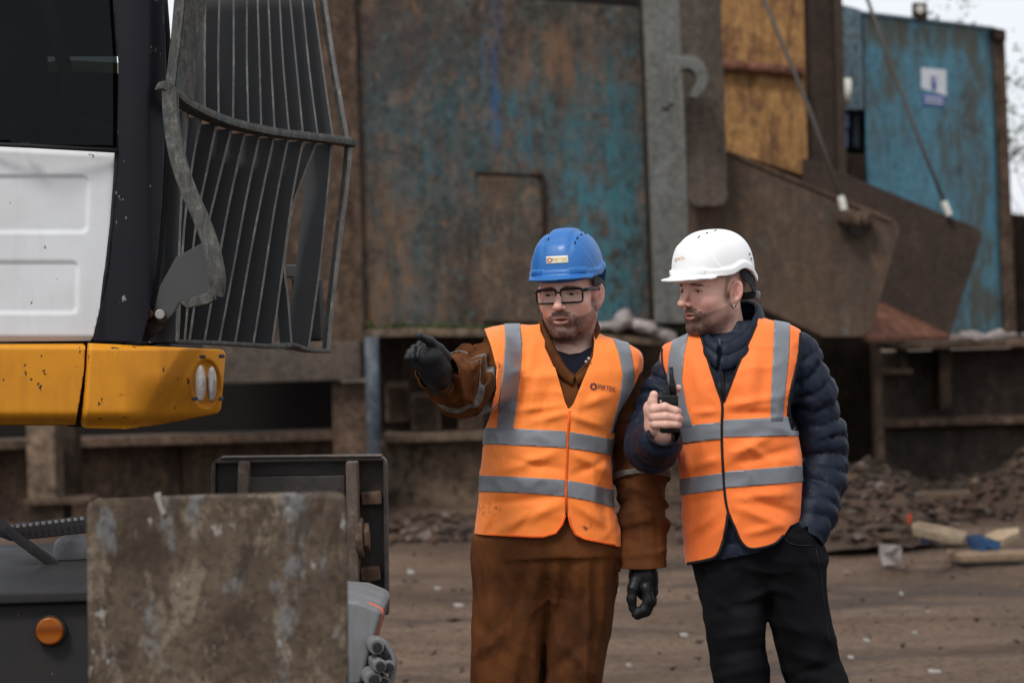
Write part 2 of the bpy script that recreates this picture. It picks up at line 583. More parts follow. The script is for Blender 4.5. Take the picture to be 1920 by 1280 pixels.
MAT = {}
MAT['ground'] = None
def ground_mat():
    n = N("mud")
    a = n.noise(0.55, 10, 0.62, None, 0.4)
    c = n.mix(n.ramp(a, (0.33, 0.0), (0.64, 1.0)), (0.078, 0.049, 0.033), (0.152, 0.098, 0.067))
    t = n.noise(1.0, 8, 0.65, n.map((0.35, 1.6, 1), (3, 1, 0)), 0.5)
    c = n.mix(n.ramp(t, (0.46, 0.0), (0.62, 0.75)), c, (0.185, 0.126, 0.090))
    w = n.noise(0.8, 7, 0.6, n.map((0.4, 1.5, 1), (9, 5, 0)), 0.6)
    c = n.mix(n.ramp(w, (0.52, 0.0), (0.60, 0.7)), c, (0.045, 0.033, 0.026))
    g = n.noise(28, 5, 0.7)
    c = n.mix(n.ramp(g, (0.38, 0.6), (0.52, 0.0)), c, (0.03, 0.022, 0.018))
    g2 = n.noise(45, 3, 0.6, n.map((1, 1, 1), (5, 5, 5)))
    c = n.mix(n.ramp(g2, (0.64, 0.0), (0.74, 0.35)), c, (0.30, 0.235, 0.185))
    n.set(c, n.ramp(w, (0.5, 0.9), (0.62, 0.55)), 0.0, Specular_IOR_Level=0.15)
    h = n.math('ADD', n.math('MULTIPLY', t, 1.5), n.math('ADD', n.math('MULTIPLY', g, 0.35), n.math('MULTIPLY', n.noise(6, 6, 0.65), 0.7)))
    n.bump(h, 0.9, 0.06)
    return n.m
MAT['ground'] = ground_mat()

# rusty steel plate with patchy teal and blue paint
def main_panel_mat():
    m, n, c = rust("rusted_teal_plate", (0.058, 0.048, 0.042), (0.110, 0.074, 0.054), (0.064, 0.066, 0.058), 0.50, 0.8, 0.35, 0.7, 0.3, 0.02, seed=1.3)
    for cen, r, colr, k in ((P(1130, 440, 22), (0.5, 3, 1.7), (0.045, 0.16, 0.20), 1.7), (P(985, 250, 22), (0.8, 3, 0.9), (0.04, 0.12, 0.15), 0.75),
                            (P(790, 260, 22), (0.9, 3, 1.2), (0.035, 0.11, 0.14), 0.6), (P(1160, 180, 22), (0.5, 3, 1.0), (0.04, 0.13, 0.16), 0.7), (P(770, 540, 22), (0.4, 3, 0.5), (0.05, 0.11, 0.14), 0.6)):
        b = n.blob(cen, r)
        pt = n.noise(4.2, 14, 0.84, n.map((1.8, 1.8, 0.95), (cen[0], 1, 2)), 0.0)
        st = n.noise(2.2, 8, 0.7, n.map((6, 6, 0.5), (cen[0], 4, 2)), 0.0)
        pm = n.math('MULTIPLY', n.ramp(pt, (0.43, 0.0), (0.62, 1.0)), n.ramp(st, (0.35, 0.25), (0.6, 1.0)))
        f = n.math('MINIMUM', n.math('MULTIPLY', n.math('MULTIPLY', b, pm), 2.0 * k), 0.8)
        c = n.mix(f, c, colr)
    for px, py, w, h in ((906, 85, 0.035, 0.5), (926, 95, 0.045, 0.6), (937, 45, 0.035, 0.4), (930, 210, 0.07, 0.5), (932, 480, 0.03, 0.22)):
        cen = P(px, py, 22)
        b = n.blob(cen, (w, 3, h))
        pt = n.noise(5, 6, 0.7, n.map((4, 4, 0.8), (px, 0, 0)))
        c = n.mix(n.math('MULTIPLY', n.ramp(b, (0.05, 0.0), (0.7, 0.75)), n.ramp(pt, (0.42, 0.0), (0.62, 1.0))), c, (0.020, 0.10, 0.25))
    for px, py, w, h in ((715, 470, 0.5, 0.9), (960, 520, 0.5, 0.8), (1050, 120, 0.7, 0.5), (700, 580, 0.8, 0.3), (760, 60, 0.8, 0.6)):
        cen = P(px, py, 22)
        b = n.blob(cen, (w, 3, h))
        pt = n.noise(4, 8, 0.7, n.map((2, 2, 0.5), (px, 3, 0)))
        c = n.mix(n.math('MULTIPLY', b, n.ramp(pt, (0.42, 0.0), (0.62, 1.2))), c, (0.17, 0.095, 0.055) if py > 100 else (0.06, 0.045, 0.045))
    fk = n.noise(9, 9, 0.75, n.map((1.3, 1.3, 0.9), (4, 8, 2)))
    c = n.mix(n.ramp(fk, (0.57, 0.0), (0.68, 0.55)), c, (0.075, 0.17, 0.185))
    fo = n.noise(7, 9, 0.75, n.map((1.4, 1.4, 0.6), (9, 3, 5)))
    c = n.mix(n.ramp(fo, (0.56, 0.0), (0.68, 0.6)), c, (0.21, 0.105, 0.05))
    n.set(c)
    return m
MAT['panel'] = main_panel_mat()
MAT['hatch'] = rust("hatch_steel", (0.085, 0.072, 0.058), (0.14, 0.09, 0.06), (0.06, 0.10, 0.105), 0.42, 1.1, 0.4, 0.7, 0.25, seed=4.4)[0]
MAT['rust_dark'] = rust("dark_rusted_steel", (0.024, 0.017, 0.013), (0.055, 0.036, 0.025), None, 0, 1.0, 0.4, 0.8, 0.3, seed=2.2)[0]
MAT['rust_mid'] = rust("brown_rusted_steel", (0.070, 0.049, 0.036), (0.125, 0.080, 0.055), None, 0, 0.9, 0.45, 0.8, 0.3, seed=3.1)[0]
MAT['rust_brown'] = rust("chocolate_steel", (0.042, 0.031, 0.025), (0.064, 0.044, 0.034), None, 0, 1.0, 0.3, 0.75, 0.25, seed=6.0, grime=0.5)[0]
MAT['rust_chute'] = rust("scraped_chute_steel", (0.072, 0.058, 0.046), (0.118, 0.074, 0.049), (0.115, 0.108, 0.096), 0.36, 1.6, 0.35, 0.7, 0.3, seed=5.5, grime=0.6)[0]
MAT['rust_red'] = rust("red_rusted_steel", (0.13, 0.055, 0.035), (0.19, 0.085, 0.055), None, 0, 1.0, 0.4, 0.75, 0.3, seed=7.2)[0]
MAT['grey_steel'] = rust("grey_painted_column", (0.125, 0.126, 0.117), (0.165, 0.165, 0.152), (0.115, 0.108, 0.092), 0.34, 0.9, 0.25, 0.65, 0.15, seed=8.3, grime=0.3)[0]
MAT['greyrust'] = rust("grey_brown_plate", (0.078, 0.064, 0.053), (0.112, 0.086, 0.068), None, 0, 0.9, 0.35, 0.75, 0.2, seed=9.1, grime=0.5)[0]
MAT['ochre'] = rust("worn_ochre_paint", (0.29, 0.15, 0.056), (0.37, 0.20, 0.078), (0.165, 0.082, 0.042), 0.50, 2.2, 0.8, 0.65, 0.25, seed=1.9, grime=0.7)[0]
def blue_mat():
    m, n, c = rust("faded_blue_container", (0.080, 0.215, 0.29), (0.105, 0.26, 0.34), (0.11, 0.20, 0.235), 0.40, 0.8, 0.3, 0.6, 0.15, seed=2.8, grime=0.3)
    for px, py, w, h, k in ((1640, 90, 0.6, 1.6, 1), (1860, 100, 0.35, 2.5, 1), (1740, 600, 2.0, 0.75, 1.3), (1800, 260, 0.35, 0.6, 0.8), (1790, 330, 0.3, 0.5, 0.6), (1870, 500, 0.4, 1.5, 1), (1760, 60, 1.5, 0.3, 1)):
        cen = P(px, py, 25)
        b = n.blob(cen, (w, 4, h))
        pt = n.noise(3.2, 9, 0.7, n.map((1.4, 1.4, 0.7), (px, 3, 0)))
        c = n.mix(n.math('MINIMUM', n.math('MULTIPLY', n.math('MULTIPLY', b, 2.3 * k), n.ramp(pt, (0.42, 0.0), (0.66, 1.0))), 0.85), c, (0.085, 0.080, 0.058))
    v = n.voro(2.6, n.map((1, 1, 0.9), (0, 0, 0), (0, 0.5, 0), n.map((1, 1, 1))), 'DISTANCE_TO_EDGE')
    sc = n.noise(2.3, 4, 0.6, n.map((1, 1, 1), (3, 1, 8)))
    c = n.mix(n.math('MULTIPLY', n.ramp(v, (0.0, 0.8), (0.035, 0.0)), n.ramp(sc, (0.52, 0.0), (0.6, 1.0))), c, (0.05, 0.05, 0.045))
    n.set(c)
    return m
MAT['blue'] = blue_mat()
MAT['bluegrey'] = rust("blue_grey_duct_paint", (0.13, 0.19, 0.22), (0.17, 0.235, 0.265), (0.12, 0.125, 0.11), 0.3, 1.0, 0.3, 0.6, 0.1, seed=3.8)[0]
MAT['pipe'] = rust("blue_grey_pipe", (0.065, 0.082, 0.105), (0.10, 0.115, 0.13), (0.085, 0.06, 0.045), 0.25, 1.2, 0.3, 0.6, 0.1, seed=3.3)[0]
MAT['dirtwall'] = rust("muddy_wall", (0.125, 0.089, 0.063), (0.195, 0.135, 0.094), (0.165, 0.125, 0.095), 0.4, 0.7, 0.5, 0.85, 0.35, seed=6.6)[0]
MAT['wallright'] = rust("smoke_brown_wall", (0.038, 0.030, 0.025), (0.068, 0.049, 0.039), None, 0, 0.9, 0.3, 0.75, 0.25, seed=4.9)[0]
MAT['black'] = plain("shade_and_part_black", (0.010, 0.008, 0.007), 0.9)  # near-black for small parts, openings and painted recess shade
MAT['cable'] = plain("oily_cable", (0.055, 0.046, 0.038), 0.6, 0.2, bump=0)
MAT['ferrule'] = plain("pale_ferrule", (0.55, 0.54, 0.48), 0.5)
MAT['sign'] = plain("sign_white", (0.66, 0.67, 0.70), 0.5, var=0.08, scale=6)
MAT['signblue'] = plain("sign_blue", (0.07, 0.10, 0.34), 0.5, var=0.15)
MAT['winblue'] = plain("blue_pane", (0.03, 0.12, 0.34), 0.3)
MAT['rag'] = plain("dirty_pale_rag", (0.30, 0.26, 0.25), 0.9, var=0.35, scale=9)
MAT['moss'] = plain("moss", (0.045, 0.06, 0.018), 0.95, var=0.5, scale=20)
MAT['wood'] = plain("splintered_wood", (0.33, 0.24, 0.155), 0.8, var=0.25, scale=12)
MAT['wood_grey'] = plain("dull_wood", (0.20, 0.135, 0.085), 0.85, var=0.3, scale=12)
MAT['bluejunk'] = plain("blue_plastic", (0.025, 0.07, 0.16), 0.5)
MAT['redjunk'] = plain("orange_red_plastic", (0.36, 0.05, 0.016), 0.5)
MAT['litter'] = plain("pale_litter", (0.26, 0.24, 0.215), 0.7)
MAT['twig'] = plain("twig_bark", (0.055, 0.045, 0.035), 0.9)
def rubble_mat(name, cols):
    n = N(name)
    oi = n.t.nodes.new("ShaderNodeAttribute"); oi.attribute_name = "Col"
    a = n.noise(14, 5, 0.65)
    c = n.mix(n.ramp(a, (0.3, 0.0), (0.7, 0.5)), oi.outputs["Color"], (0.05, 0.036, 0.028))
    n.set(c, 0.9, 0, Specular_IOR_Level=0.1); n.bump(a, 0.4, 0.02)
    return n.m
MAT['rubble'] = rubble_mat("rubble", None)

# excavator
MAT['white'] = painted("white_cab_paint", (0.70, 0.715, 0.73), 0.4, (0.16, 0.15, 0.14), 0.12, 0.30, 1.3, (0.34, 0.32, 0.29))
MAT['navy'] = painted("black_cab_pillar", (0.0045, 0.005, 0.010), 0.36, (0.20, 0.20, 0.21), 0.52, 0.25, 1.0, (0.010, 0.009, 0.011), 0.25)
MAT['yellow'] = painted("yellow_machine_paint", (0.64, 0.255, 0.010), 0.42, (0.05, 0.022, 0.012), 0.42, 0.42, 1.8, (0.22, 0.060, 0.012), 0.35)
MAT['slat'] = painted("dark_slat_paint", (0.056, 0.060, 0.064), 0.55, (0.09, 0.055, 0.035), 0.25, 0.4, 1.5, (0.055, 0.045, 0.038))
MAT['slat_edge'] = rust("worn_bar_edge", (0.20, 0.193, 0.176), (0.28, 0.265, 0.24), (0.16, 0.19, 0.195), 0.4, 4.0, 0.5, 0.5, 0.15, seed=2.0)[0]
MAT['bar'] = rust("worn_guard_bar", (0.085, 0.086, 0.080), (0.135, 0.130, 0.118), (0.085, 0.115, 0.122), 0.42, 9.0, 0.8, 0.5, 0.3, seed=5.0)[0]
MAT['rubber'] = plain("black_rubber", (0.016, 0.016, 0.017), 0.75)
MAT['chassis'] = painted("charcoal_chassis", (0.022, 0.023, 0.027), 0.5, (0.10, 0.08, 0.06), 0.15, 0.55, 1.4, (0.040, 0.031, 0.024), 0.12)
MAT['steel'] = plain("bright_bolt", (0.34, 0.32, 0.29), 0.45, 0.6)
MAT['castgrey'] = painted("silver_casting", (0.17, 0.172, 0.178), 0.45, (0.06, 0.05, 0.04), 0.2, 0.5, 3.0, (0.07, 0.06, 0.05))
MAT['lens'] = plain("headlight_lens", (0.30, 0.28, 0.26), 0.18, 0.1, var=0.3, scale=45, bump=0.25, bd=0.004)
MAT['orange_edge'] = plain("faded_orange_paint", (0.46, 0.13, 0.085), 0.55)
MAT['seat'] = plain("cab_seat", (0.035, 0.036, 0.038), 0.8)
MAT['cabtrim'] = plain("cab_trim", (0.25, 0.225, 0.13), 0.7)
def glass_mat(name, tint, gloss=0.12, rough=0.03, refl=0.35):
    n = N(name)
    t = n.t.nodes.new("ShaderNodeBsdfTransparent"); t.inputs[0].default_value = (*tint, 1)
    g = n.t.nodes.new("ShaderNodeBsdfGlossy"); g.inputs["Roughness"].default_value = rough; g.inputs[0].default_value = (0.9, 0.95, 1, 1)
    fr = n.t.nodes.new("ShaderNodeFresnel"); fr.inputs[0].default_value = 1.45
    m = n.t.nodes.new("ShaderNodeMixShader")
    n.link(n.math('ADD', n.math('MULTIPLY', fr.outputs[0], refl), gloss), m.inputs[0]); n.link(t.outputs[0], m.inputs[1]); n.link(g.outputs[0], m.inputs[2])
    n.link(m.outputs[0], n.t.nodes["Material Output"].inputs["Surface"])
    return n.m
MAT['glass'] = glass_mat("tinted_cab_glass", (0.16, 0.18, 0.18), 0.0, 0.05)
MAT['specs'] = glass_mat("spectacle_lens", (0.90, 0.92, 0.92), 0.0, 0.03, 0.2)
def amber():
    n = N("amber_reflector")
    w = n.wave(8, n.map((1, 1, 1)), 1.5, 'Z')  # coarse amber bands colour in a highlight across the reflector
    n.set(n.mix(w, (0.26, 0.070, 0.005), (0.16, 0.036, 0.003)), 0.3, 0, Specular_IOR_Level=0.25); n.bump(w, 0.3, 0.003); return n.m
MAT['amber'] = amber()
def pad_mat():
    n = N("scabby_pad_steel")
    a = n.noise(6.0, 10, 0.68, n.map((1, 1, 0.8)), 0.3)
    c = n.mix(n.ramp(a, (0.40, 0.0), (0.58, 1.0)), (0.055, 0.037, 0.023), (0.120, 0.086, 0.058))
    b = n.noise(8.0, 9, 0.70, n.map((1.2, 1.2, 0.6), (3, 2, 1)), 0.3)
    c = n.mix(n.ramp(b, (0.52, 0.0), (0.57, 0.85)), c, (0.195, 0.152, 0.110))
    e = n.noise(11.0, 9, 0.70, n.map((1.3, 1.3, 0.5), (8, 3, 4)), 0.2)
    c = n.mix(n.ramp(e, (0.55, 0.0), (0.60, 0.8)), c, (0.150, 0.152, 0.152))
    g = n.noise(9.0, 9, 0.70, n.map((1.2, 1.2, 0.6), (1, 7, 2)), 0.3)
    c = n.mix(n.ramp(g, (0.53, 0.0), (0.60, 0.85)), c, (0.042, 0.026, 0.015))
    f = n.noise(60, 5, 0.7)
    c = n.mix(n.ramp(f, (0.38, 0.6), (0.52, 0.0)), c, (0.028, 0.020, 0.015))
    k = n.noise(26, 5, 0.65, n.map((1.2, 1.2, 0.7), (5, 5, 1)))
    c = n.mix(n.ramp(k, (0.63, 0.0), (0.67, 0.7)), c, (0.33, 0.31, 0.285))
    n.set(c, 0.65, 0, Specular_IOR_Level=0.3); n.bump(n.math('ADD', n.math('ADD', a, f), n.math('ADD', b, e)), 0.5, 0.006); return n.m
MAT['pad'] = pad_mat()
MAT['padback'] = rust("greasy_black_steel", (0.028, 0.022, 0.019), (0.055, 0.038, 0.030), None, 0, 5.0, 0.3, 0.38, 0.8, 0.006, seed=4.0, spec=0.7)[0]
MAT['padrib'] = rust("dusty_rib_steel", (0.15, 0.12, 0.10), (0.21, 0.155, 0.12), None, 0, 5.0, 0.5, 0.6, 0.4, 0.004, seed=7.0)[0]
MAT['padbolt'] = rust("rusted_bolt_steel", (0.13, 0.085, 0.06), (0.19, 0.125, 0.085), None, 0, 7.0, 0.6, 0.7, 0.6, 0.005, seed=3.0)[0]

# people
def vest_mat(name, stains, ca=(0.97, 0.235, 0.038), cb=(1.0, 0.27, 0.050)):
    n = N(name)
    a = n.noise(5, 5, 0.6)
    c = n.mix(n.ramp(a, (0.3, 0.0), (0.7, 1.0)), ca, cb)
    for cen, r in stains:
        b = n.blob(cen, r)
        k = n.noise(60, 5, 0.7, n.map((1, 1, 1), (cen[0], 2, 1)))
        c = n.mix(n.math('MULTIPLY', n.ramp(b, (0.0, 0.0), (0.4, 1.0)), n.ramp(k, (0.52, 0.0), (0.62, 0.85))), c, (0.10, 0.035, 0.02))
    w = n.noise(700, 2, 0.5); s2 = n.math('ADD', n.noise(24, 5, 0.6), n.math('MULTIPLY', n.ridged(9, n.map((0.7, 1, 1.2), (2, 5, 1))), 0.9))
    n.set(c, 0.62, 0, Sheen_Weight=0.15, Specular_IOR_Level=0.25)
    n.bump(n.math('ADD', n.math('MULTIPLY', w, 0.12), s2), 0.30, 0.008)
    return n.m
MAT['vest1'] = vest_mat("hi_vis_orange", [(P(915, 960, 6.18), (0.04, 0.3, 0.03)), (P(1105, 985, 6.18), (0.028, 0.3, 0.018)), (P(930, 690, 6.2), (0.02, 0.3, 0.02))])
MAT['vest2'] = vest_mat("hi_vis_orange_red", [], (0.97, 0.195, 0.036), (1.0, 0.225, 0.046))
def tape_mat():
    n = N("grey_reflective_tape")
    a = n.noise(16, 4, 0.6)
    w = n.noise(500, 2, 0.5)
    n.set(n.mix(a, (0.165, 0.178, 0.20), (0.225, 0.24, 0.262)), 0.42, 0.15); n.bump(n.math('ADD', n.math('MULTIPLY', w, 0.1), a), 0.2, 0.004); return n.m
MAT['tape'] = tape_mat()
MAT['tape_dirty'] = plain("dirty_tape", (0.15, 0.145, 0.13), 0.7, var=0.35, scale=40)
MAT['piping'] = plain("black_piping", (0.014, 0.012, 0.014), 0.8)
MAT['seam'] = plain("orange_seam", (0.75, 0.12, 0.02), 0.8)
MAT['coverall'] = fabric("brown_coverall", (0.085, 0.031, 0.011), (0.140, 0.049, 0.016), 7, 0.9, 800, 0.15, (0.018, 0.009, 0.006), 0.85, 0.12, 4.5)[0]
MAT['tee'] = fabric("navy_tee", (0.010, 0.011, 0.018), (0.014, 0.015, 0.024), 20)[0]
def puffer():
    n = N("navy_puffer_nylon")
    a = n.noise(30, 5, 0.6)
    n.set(n.mix(a, (0.008, 0.012, 0.023), (0.014, 0.0195, 0.035)), 0.5, 0, Specular_IOR_Level=0.16)
    n.bump(n.math('ADD', a, n.noise(70, 4, 0.6, n.map((1, 1, 0.5)))), 0.35, 0.005); return n.m
MAT['puffer'] = puffer()
def jeans():
    m, n, c = fabric("black_denim", (0.0042, 0.0044, 0.0054), (0.007, 0.0073, 0.0088), 8, 0.95, 1100, 0.3, (0.020, 0.020, 0.024), 0.4, 0.1, 5.0)
    return m
MAT['jeans'] = jeans()
def glove_mat():
    n = N("black_nitrile_glove")
    a = n.noise(120, 4, 0.6)
    n.set((0.010, 0.0108, 0.0125), 0.45, 0, Specular_IOR_Level=0.3); n.bump(a, 0.35, 0.003); return n.m
MAT['glove'] = glove_mat()
MAT['glove_grey'] = plain("grey_glove_back", (0.05, 0.053, 0.06), 0.6, var=0.3, scale=60)
def skin():
    n = N("skin")
    at = n.t.nodes.new("ShaderNodeAttribute"); at.attribute_name = "Col"
    a = n.noise(350, 4, 0.6)
    b = n.noise(60, 3, 0.6)
    c = n.mix(n.ramp(b, (0.3, 0.0), (0.7, 0.16)), at.outputs["Color"], (0.50, 0.17, 0.12))
    n.set(c, 0.45, 0, Specular_IOR_Level=0.4)
    n.b.inputs["Subsurface Weight"].default_value = 0.12
    n.b.inputs["Subsurface Scale"].default_value = 0.006
    n.b.inputs["Subsurface Radius"].default_value = (1.0, 0.35, 0.2)
    n.bump(a, 0.12, 0.001); return n.m
MAT['skin'] = skin()
def vcol(name, rough):
    n = N(name)
    at = n.t.nodes.new("ShaderNodeAttribute"); at.attribute_name = "Col"
    n.set(at.outputs["Color"], rough); return n.m
MAT['eye'] = vcol("eye", 0.12)
def shell(name, col, rough, dust):
    n = N(name)
    a = n.noise(8, 6, 0.6); s = n.noise(90, 4, 0.7)
    c = n.mix(n.math('MULTIPLY', n.ramp(s, (0.45, 0.0), (0.7, 1.0)), dust), col, tuple(0.5 * x + 0.12 for x in col))
    n.set(c, n.ramp(a, (0.3, rough), (0.7, rough + 0.15)), 0, Coat_Weight=0.1); n.bump(s, 0.04, 0.002); return n.m
MAT['bluehat'] = shell("blue_helmet_shell", (0.010, 0.128, 0.40), 0.42, 0.12)
MAT['whitehat'] = shell("white_helmet_shell", (0.88, 0.88, 0.88), 0.35, 0.05)
MAT['specframe'] = plain("glossy_black_frame", (0.005, 0.005, 0.006), 0.35, bump=0, Specular_IOR_Level=0.3)
MAT['hatband'] = plain("dark_harness", (0.03, 0.03, 0.034), 0.7)
MAT['plasticgrey'] = plain("grey_buckle", (0.22, 0.24, 0.25), 0.4)
MAT['logo_navy'] = plain("navy_print", (0.05, 0.022, 0.06), 0.6)
MAT['logo_red'] = plain("red_print", (0.55, 0.06, 0.06), 0.6)
MAT['logo_gold'] = plain("gold_print", (0.62, 0.36, 0.06), 0.6)
MAT['sticker'] = plain("sticker_cream", (0.72, 0.71, 0.58), 0.5, var=0.05)
MAT['radio'] = plain("black_radio_case", (0.010, 0.010, 0.011), 0.5, bump=0.05)
MAT['radioknob'] = plain("radio_knob", (0.02, 0.02, 0.021), 0.4)
MAT['silver'] = plain("silver", (0.6, 0.58, 0.52), 0.25, 0.9, bump=0)
MAT['boot'] = plain("black_boot", (0.015, 0.013, 0.012), 0.6)

# ------------------------------------------------------------------ the ground
def build_ground():
    def hgt(x, y):
        p = np.stack([x * 0.9, y * 0.9, np.zeros_like(x)], 1)
        q = np.stack([x * 0.28, y * 1.1, np.full_like(x, 4.0)], 1)
        rut = 0.06 * np.exp(-((y - 14.2 - 0.35 * np.sin(x * 0.4)) / 0.35) ** 2) + 0.06 * np.exp(-((y - 16.6 - 0.3 * np.sin(x * 0.35 + 1)) / 0.4) ** 2) + 0.05 * np.exp(-((y - 12.3 - 0.15 * x) / 0.25) ** 2)
        return 0.05 * fbm(p, 3, 4) + 0.07 * fbm(q, 9, 3) - 0.03 - rut
    xs = np.concatenate([np.linspace(-400, -9, 8), np.linspace(-8, 8, 190), np.linspace(9, 400, 8)])
    ys = np.concatenate([np.linspace(-60, 8, 8), np.linspace(8.4, 25, 240), np.linspace(26, 900, 10)])
    X, Y = np.meshgrid(xs, ys, indexing='ij')
    x, y = X.ravel(), Y.ravel()
    m = (np.abs(x) < 8.5) & (y > 8.2) & (y < 25.5)
    z = np.where(m, hgt(x, y), 0)
    i = np.arange(len(x)).reshape(X.shape)
    Q = np.stack([i[:-1, :-1].ravel(), i[1:, :-1].ravel(), i[1:, 1:].ravel(), i[:-1, 1:].ravel()], 1)
    o = obj("ground", np.stack([x, y, z], 1), Q, MAT['ground'])
    tag(o, kind='structure')
build_ground()

# ------------------------------------------------------------------ scrap shear: plates, column, chute
shear = thing("scrap_shear", P(940, 960, 22) * np.array((1, 1, 0)), "huge rusty scrap shear with teal stained side plate behind the two men", "machine")
prism("side_plate", [(664, -90), (930, -6), (1200, 15), (1220, 612), (682, 620)], 0.25, MAT['panel'], shear, 0.012, 22.0)
prism("edge_strip", [(648, -90), (663, -90), (684, 640), (668, 640)], 0.25, MAT['rust_mid'], shear, 0.008, 21.9)
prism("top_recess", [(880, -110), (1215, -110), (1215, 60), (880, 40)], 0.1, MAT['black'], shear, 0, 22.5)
h = prism("hatch", [(896, 328), (1014, 333), (1022, 604), (905, 602)], 0.06, MAT['hatch'], shear, 0.008, 21.955)
prism("hatch_frame", [(891, 321), (1020, 326), (1028, 606), (1022.5, 606), (1015, 332), (891, 327)], 0.06, MAT['rust_dark'], h, 0.004, 21.945)
cyl("bolt", P(1008, 322, 21.9), P(1008, 322, 22.0), 0.035, MAT['rust_mid'], h, 10)
# grey I-section column
col_ = prism("column", [(1202, -90), (1276, -90), (1296, 606), (1228, 606)], 0.10, MAT['grey_steel'], shear, 0.012, 21.6)
prism("column_web", [(1228, -90), (1242, -90), (1262, 606), (1248, 606)], 0.35, MAT['rust_dark'], col_, 0, 21.71)
prism("column_back_flange", [(1196, -90), (1212, -90), (1236, 606), (1222, 606)], 0.06, MAT['rust_dark'], col_, 0.005, 21.95)
# cast lug shaped like a hook
lug = []
for k in range(0, 21):
    a = math.radians(205 - k * 15.5); lug.append((1290 + 38 * math.cos(a), 146 - 40 * math.sin(a)))
lug_in = []
for k in range(0, 17):
    a = math.radians(-80 + k * 16.5); lug_in.append((1288 + 17 * math.cos(a), 150 - 20 * math.sin(a)))
lugp = [(1254, 196), (1254, 108), (1275, 106)] + [(1290 + 38 * math.cos(math.radians(a)), 146 - 42 * math.sin(math.radians(a))) for a in range(100, -62, -12)] + \
       [(1305, 186), (1293, 182)] + [(1288 + 18 * math.cos(math.radians(a)), 150 - 21 * math.sin(math.radians(a))) for a in range(-55, 150, 14)] + [(1268, 165), (1266, 196)]
hk = prism("hook_lug", lugp, 0.18, MAT['grey_steel'], shear, 0.012, 19.3)
prism("lug_base", [(1242, 102), (1256, 102), (1258, 202), (1244, 202)], 0.30, MAT['grey_steel'], hk, 0.008, 19.34)
def round_corner(poly, idx, r, n=6):
    out = []
    m = len(poly)
    for i, p in enumerate(poly):
        if i not in idx: out.append(p); continue
        p = np.array(p, float); a = np.array(poly[i - 1][:2], float); b = np.array(poly[(i + 1) % m][:2], float)
        q = p[:2]
        da = (a - q) / np.linalg.norm(a - q); db = (b - q) / np.linalg.norm(b - q)
        for k in range(n + 1):
            t = k / n
            pt = (1 - t) ** 2 * (q + da * r) + 2 * t * (1 - t) * q + t * t * (q + db * r)
            out.append(tuple(pt) + tuple(p[2:]))
    return out
prism("ram_plate", round_corner([(1272, -90), (1348, -90), (1366, 388), (1293, 390)], (2, 3), 22), 0.18, MAT['greyrust'], shear, 0.02, 19.7)
prism("cheek_plate", [(1345, -90), (1505, -90), (1516, 332), (1362, 284)], 0.12, MAT['ochre'], shear, 0.01, 21.65)
tube("cross_bar", [P(1352, 122, 21.58), P(1400, 125, 21.57), P(1455, 131, 21.58), P(1506, 138, 21.58)], 0.05, MAT['rust_red'], shear, 10)
prism("dark_column", [(1499, -90), (1562, -90), (1572, 330), (1514, 340)], 0.3, MAT['rust_brown'], shear, 0.01, 21.75)
prism("column_flange", [(1561, -90), (1577, -90), (1588, 330), (1572, 330)], 0.5, MAT['rust_brown'], shear, 0.008, 21.6)
# feed chute: two side plates and a floor
ch = prism("chute_side", round_corner([(1290, 372), (1330, 270), (1366, 284), (1692, 420), (1630, 632), (1545, 632), (1400, 566), (1290, 500)], (3, 4), 22), 0.10, MAT['rust_chute'], shear, 0.008, 20.0)
prism("plate_lip", [(1366, 282), (1672, 409), (1670, 416), (1364, 289)], 0.16, MAT['rust_mid'], ch, 0.004, 19.98)
prism("chute_side", round_corner([(1505, 296), (1520, 300), (1845, 432), (1782, 628), (1640, 568), (1505, 500)], (2,), 22), 0.05, MAT['rust_brown'], shear, 0.008, 21.5)
prism("chute_floor", [(1490, 546, 20.06), (1626, 632, 20.06), (1782, 628, 21.49), (1640, 560, 21.49)], 0.04, MAT['rust_red'], shear, 0.004, dirv=(0, 0, -1))
c1 = tube("cable", [P(1408, -60, 20.6), P(1460, 65, 20.4), P(1515, 200, 20.2), P(1577, 372, 19.93)], 0.017, MAT['cable'], shear, 8)
cyl("ferrule", P(1576, 368, 19.93), P(1583, 394, 19.92), 0.032, MAT['ferrule'], c1, 10)
c2 = tube("cable", [P(1606, -60, 22.0), P(1660, 95, 21.8), P(1715, 240, 21.6), P(1770, 378, 21.44)], 0.017, MAT['cable'], shear, 8)
cyl("ferrule", P(1769, 378, 21.44), P(1780, 404, 21.43), 0.032, MAT['ferrule'], c2, 10)
for k in range(5):
    x = 1584 + k * 9.5
    a = P(x, 409 + k * 1.5, 19.9); b = P(x + 7.5, 410 + k * 1.5, 19.88)
    cyl("pin_collar", a, b, 0.072 + 0.010 * (k % 2), MAT['rust_mid'], shear, 14)
cyl("pin", P(1572, 411, 19.93), P(1636, 418, 19.86), 0.05, MAT['rust_dark'], shear, 14)
prism("pin_lug", round_corner([(1590, 420), (1625, 424), (1615, 446), (1598, 444)], (2, 3), 6), 0.08, MAT['black'], shear, 0.004, 19.85)
# unseen dark backing added behind the plates, so the openings under it stay dark
boxw("dark_backing", (P(640, 600, 22.3)[0], 22.9, P(900, 700, 22.9)[2]), (P(1560, 600, 22)[0], 25.0, 6.0), MAT['rust_dark'], shear, 0.02)
boxw("dark_backing", (P(1300, 640, 22)[0], 24.6, 0), (P(1680, 600, 23)[0], 25.0, P(900, 610, 23)[2]), MAT['rust_dark'], shear, 0.02)
pbox("chute_support", 1642, 632, 1656, 905, 22.4, 0.25, MAT['rust_mid'], shear, 0.01)

